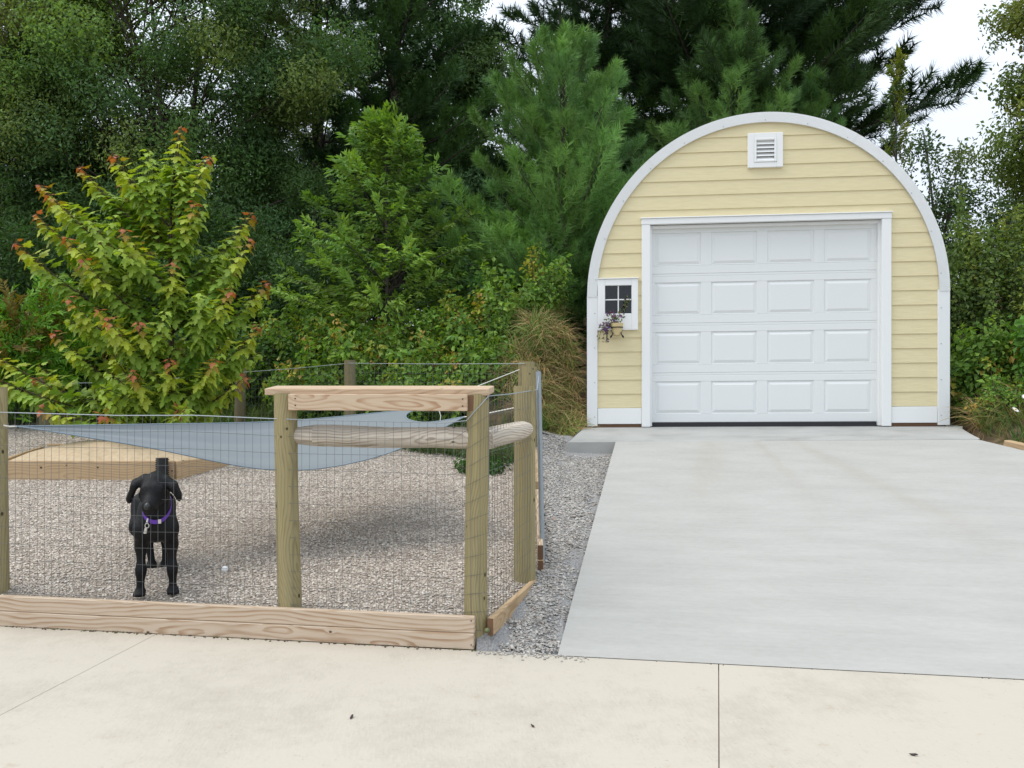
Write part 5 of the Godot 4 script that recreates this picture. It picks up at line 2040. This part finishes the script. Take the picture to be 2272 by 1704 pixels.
	for k in spots.size():
		var q: Array = spots[k]
		bush("bramble_bush", "bramble with %s %s" % [["dark green leaves", "dark green leaves", "mid green leaves", "mid green leaves", "dark and yellow leaves", "green leaves and a few yellow ones", "many yellowing leaves", "green and yellow leaves", "bright green leaves", "yellow tinted leaves", "yellow and orange leaves", "bright leaves"][k], where[k]], "bush", 200 + k, q[0], q[1], q[2], q[3], 58, brm, Vector2(0.55, 1.1), BR if k > 3 else DK + BR, YL, 0.05 if k < 4 else (0.22 if k in [6, 7, 10] else 0.12), M.leaf, "bramble bushes on the bank")
	# taller dark undergrowth between bank and wood
	var U := [[-8.6, 14.2, 2.6, 1.3], [-6.4, 14.6, 2.4, 1.3], [-4.6, 14.8, 2.2, 1.2], [-3.3, 14.2, 1.9, 1.1], [-0.6, 14.0, 1.6, 0.9], [0.1, 12.6, 1.1, 0.7]]
	for k in U.size():
		var q: Array = U[k]
		bush("undergrowth_shrub", ["tall dark shrub at the far left of the undergrowth", "tall dark shrub behind the maple's left half", "dark shrub behind the maple's crown", "dark shrub left of the young cherry", "dark shrub between young cherry and white pine", "grey green low shrub at the white pine's foot"][k], "shrub", 300 + k, q[0], q[1], q[2], q[3], 46, s1, Vector2(0.6, 0.95), DK, BR, 0.1, M.leaf, "dark shrubs of the undergrowth")
	bush("sumac_bush", "light green sumac with feathery fronds at the left edge", "bush", 320, -6.3, 11.35, 2.15, 0.6, 26, sumac, Vector2(0.9, 1.3), [Color(0.153, 0.342, 0.035), Color(0.201, 0.389, 0.041)], [Color(0.236, 0.177, 0.035)], 0.25, M.leaf)
	bush("raspberry_shoot", "pale green raspberry shoot standing above the brambles under the white pine", "bush", 321, -0.45, 11.9, 1.55, 0.28, 9, brm, Vector2(0.9, 1.3), [Color(0.088, 0.177, 0.065), Color(0.106, 0.201, 0.071)], BR, 0.1, M.leaf)
	# right bank
	bush("rose_bush", "dense wild rose bush beside the garage's right wall", "bush", 330, 5.75, 10.6, 2.3, 0.75, 90, brm, Vector2(0.5, 0.8), [Color(0.130, 0.206, 0.047), Color(0.165, 0.242, 0.053), Color(0.100, 0.165, 0.047)], [Color(0.236, 0.295, 0.059)], 0.2, M.leaf)
	bush("rose_bush", "wild rose bush at the right edge behind the light bramble", "bush", 331, 6.9, 10.9, 2.3, 0.85, 90, brm, Vector2(0.5, 0.8), [Color(0.130, 0.206, 0.047), Color(0.165, 0.242, 0.053), Color(0.100, 0.165, 0.047)], [Color(0.236, 0.295, 0.059)], 0.2, M.leaf)
	bush("light_bramble", "light green bramble with broad leaves above the right daisies", "bush", 332, 5.72, 9.2, 1.15, 0.42, 24, brm, Vector2(0.9, 1.35), [Color(0.118, 0.260, 0.047), Color(0.142, 0.295, 0.050)], BR, 0.1, M.leaf)
	bush("weed_patch", "green weeds growing over the edge of the landing right of the garage", "weeds", 336, 5.0, 8.95, 0.5, 0.3, 34, brm, Vector2(0.4, 0.65), BR, YL, 0.1, M.leaf)
	bush("low_bramble", "low bramble and weeds at the garage's right corner", "bush", 333, 5.2, 9.7, 1.15, 0.45, 40, brm, Vector2(0.7, 1.0), BR, YL, 0.15, M.leaf)
	bush("goldenrod_clump", "green leafy weed clump growing through the top of the dry grass", "weeds", 335, 0.25, 11.1, 0.85, 0.5, 40, brm, Vector2(0.45, 0.7), BR, YL, 0.15, M.leaf)
	bush("weed_patch", "low weed patch at the back of the gravel beside the right post", "weeds", 334, -0.3, 8.8, 0.14, 0.28, 30, brm, Vector2(0.5, 0.75), [Color(0.059, 0.153, 0.026), Color(0.071, 0.177, 0.029)], BR, 0.1, M.leaf)
	# grass
	rng.seed = 700
	var gt := [grass_tuft(21, 16, 0.34, 0.008, 0.6), grass_tuft(22, 16, 0.30, 0.007, 0.8), grass_tuft(23, 14, 0.38, 0.008, 0.7)]
	var xf := []
	var tint := []
	var GR := [Color(0.094, 0.195, 0.041), Color(0.118, 0.224, 0.047), Color(0.165, 0.195, 0.053), Color(0.077, 0.165, 0.035)]
	for k in 2600:
		var x := rnd(-8.0, 0.7)
		var d := d_back(x) + 0.05 + 2.4 * pow(rnd(0, 1), 1.4)
		xf.append(Transform3D(look(Vector3(rnd(-0.2, 0.2), 1, rnd(-0.1, 0.3)), rnd(0, TAU)).scaled(Vector3.ONE * rnd(0.6, 1.25)), spot(x, d, -0.01)))
		tint.append(g3(pick(GR), rnd(0.7, 1.3)))
	for k in 900:
		var d := rnd(6.0, 11.5)
		var x := x_ramp_right(d) + 0.16 + 2.6 * pow(rnd(0, 1), 1.2)
		xf.append(Transform3D(look(Vector3(rnd(-0.4, 0.1), 1, rnd(-0.1, 0.4)), rnd(0, TAU)).scaled(Vector3.ONE * rnd(0.6, 1.3)), spot(x, d, -0.01)))
		tint.append(g3(pick(GR + [Color(0.189, 0.153, 0.059)]), rnd(0.6, 1.2)))
	for k in gt.size():
		var xs := []
		var ts := []
		for e in xf.size():
			if e % 3 == k:
				xs.append(xf[e]); ts.append(tint[e])
		var gg := stuff("bank_grass", gt[k], M.grass, xs, ts)
		tag(gg, "green grass growing through the banks round the fences and garage", "grass", "", "stuff")
	# dry grass clump left of the garage
	for cl in [[0.40, 10.2, 0.52, 340, "tan dry grass clump drooping over the bank left of the garage", 701], [0.56, 9.85, 0.25, 170, "low tuft of tan dry grass at the garage's left corner", 702], [5.02, 9.05, 0.22, 55, "thin brown grass tuft beside the landing's right end", 703], [0.2, 11.6, 0.4, 160, "upper tuft of dry grass in front of the white pine", 704]]:
		rng.seed = cl[5]
		var o := thing("dry_grass_clump", cl[4], "grass", spot(cl[0], cl[1]))
		xf = []
		tint = []
		for k in cl[3]:
			var a := rnd(0, TAU)
			var r: float = cl[2] * sqrt(rnd(0, 1))
			var x: float = cl[0] + cos(a) * r
			var d: float = cl[1] + sin(a) * r * 1.2
			if x > 0.72 and x < 3.0 and d > 9.6:
				x = 0.72 - rnd(0, 0.1)
			var p := spot(x, d, -0.02)
			xf.append(Transform3D(look(Vector3(rnd(-0.5, 0.3), 1, rnd(0.2, 1.0)), rnd(-0.6, 0.6)).scaled(Vector3.ONE * rnd(0.8, 1.5)), p))
			tint.append(g3(pick([Color(0.448, 0.319, 0.142), Color(0.354, 0.254, 0.106), Color(0.519, 0.401, 0.201), Color(0.201, 0.283, 0.059), Color(0.165, 0.236, 0.053), Color(0.295, 0.201, 0.088)]), rnd(0.7, 1.25)))
		scatter(o, "blades", [grass_tuft(24, 16, 0.40, 0.006, 1.7), grass_tuft(25, 16, 0.36, 0.006, 2.1)], M.grass, xf, tint)
	daisies("white daisies blooming behind the far left fence post", 60, -6.05, 11.1, Vector2(0.55, 0.2), Vector2(0.36, 0.6), 12)
	daisies("white daisies blooming at the right edge above the timber edging", 61, 4.93, 8.35, Vector2(0.24, 0.22), Vector2(0.24, 0.36), 12)

func build_scraps() -> void:
	rng.seed = 55
	var brown := plain(0.055, 0.035, 0.035, 0.8)
	var twig := plain(0.13, 0.075, 0.045, 0.8)
	var orange := plain(0.45, 0.17, 0.04, 0.7)
	var all := [
		["dark_scrap", -0.72, 3.95, 0.020, "dark seed scrap on the cream driveway below the right end of the base boards"],
		["dark_scrap", 0.09, 3.85, 0.016, "dark scrap on the cream driveway below the gravel strip"],
		["dark_scrap", 0.90, 3.16, 0.018, "reddish scrap right beside the driveway's straight joint near the bottom"],
		["dark_scrap", 1.62, 3.55, 0.017, "dark scrap on the driveway at lower right below the ramp"],
		["dark_scrap", -0.80, 3.40, 0.009, "tiny speck on the driveway nearest the bottom middle left"],
		["dark_scrap", 0.38, 3.35, 0.009, "upper of two tiny specks left of the driveway's straight joint"],
		["dark_scrap", 0.37, 3.15, 0.008, "lower of two tiny specks left of the driveway's straight joint"],
		["dark_scrap", -1.83, 3.11, 0.010, "tiny dark speck near the driveway's lower left corner"],
		["twig", 2.30, 6.05, 0.030, "thin brown twig in the middle of the grey ramp"],
		["dark_scrap", 2.52, 5.86, 0.020, "dark scrap in the middle of the grey ramp beside the thin twig"],
		["twig", 2.72, 5.03, 0.035, "slanting brown twig on the lower right of the grey ramp"],
		["dark_scrap", 2.78, 4.92, 0.012, "small dark scrap just below the slanting twig on the ramp"],
		["dark_scrap", 2.62, 4.72, 0.018, "dark scrap at the photo's right edge low on the ramp"],
		["dark_scrap", 2.56, 4.50, 0.018, "dark scrap at the ramp's foot beside the right edge"],
		["twig", 3.55, 7.6, 0.030, "pale brown twig high on the ramp below the landing's right part"],
		["dark_scrap", 1.75, 7.7, 0.012, "tiny dark scrap high on the ramp below the door's left part"],
		["orange_leaf", 0.62, 6.55, 0.022, "orange leaf scrap lying on the gravel strip near the ramp edge"],
		["orange_leaf", 0.33, 6.75, 0.016, "orange leaf scrap on the gravel strip beside the fence boards"],
		["mossy_stone", -0.14, 4.97, 0.022, "small mossy green stone at the foot of the corner post"],
	]
	for q in all:
		var b := MB.new()
		var on_ramp: bool = q[1] > 1.0 and q[2] > 4.7
		var y := ramp_y(q[2]) + 0.020 if on_ramp else (ground(q[1], q[2]) + 0.014 if q[2] > 4.9 else 0.0)
		var p := Vector3(q[1], y + q[3] * 0.3 + 0.001, -q[2])
		var bs := Basis.from_euler(Vector3(deg_to_rad(14) if on_ramp else rnd(-0.12, 0.12), rnd(0, TAU), rnd(-0.1, 0.1)))
		var m: Material = brown
		if q[0] == "twig":
			m = twig
			b.tube([p - bs.x * q[3], p + Vector3(0, 0.004, 0), p + bs.x * q[3]], [0.003, 0.004, 0.002], 5)
		elif q[0] == "orange_leaf":
			m = orange
			b.leaf(p, bs.x, Vector3.UP, q[3] * 2.0, q[3] * 1.2, 0.3, 0.2)
		else:
			if q[0] == "mossy_stone":
				m = plain(0.17, 0.20, 0.09, 0.9)
			var k: float = 0.75 if q[0] == "mossy_stone" else 0.3
			var rs := [0.25, 0.8, 1.0, 0.7, 0.2]
			var path := []
			var rr := []
			for i in 5:
				path.append(p + bs.x * q[3] * (i - 2.0) * 0.5 + Vector3(0, q[3] * 0.08 * sin(i * 2.0), 0))
				rr.append(q[3] * rs[i] * k)
			b.tube(path, rr, 7)
		tag(part(q[0], b, m), q[4], "stone" if q[0] == "mossy_stone" else ("leaf" if q[0] == "orange_leaf" else ("twig" if q[0] == "twig" else "litter")))
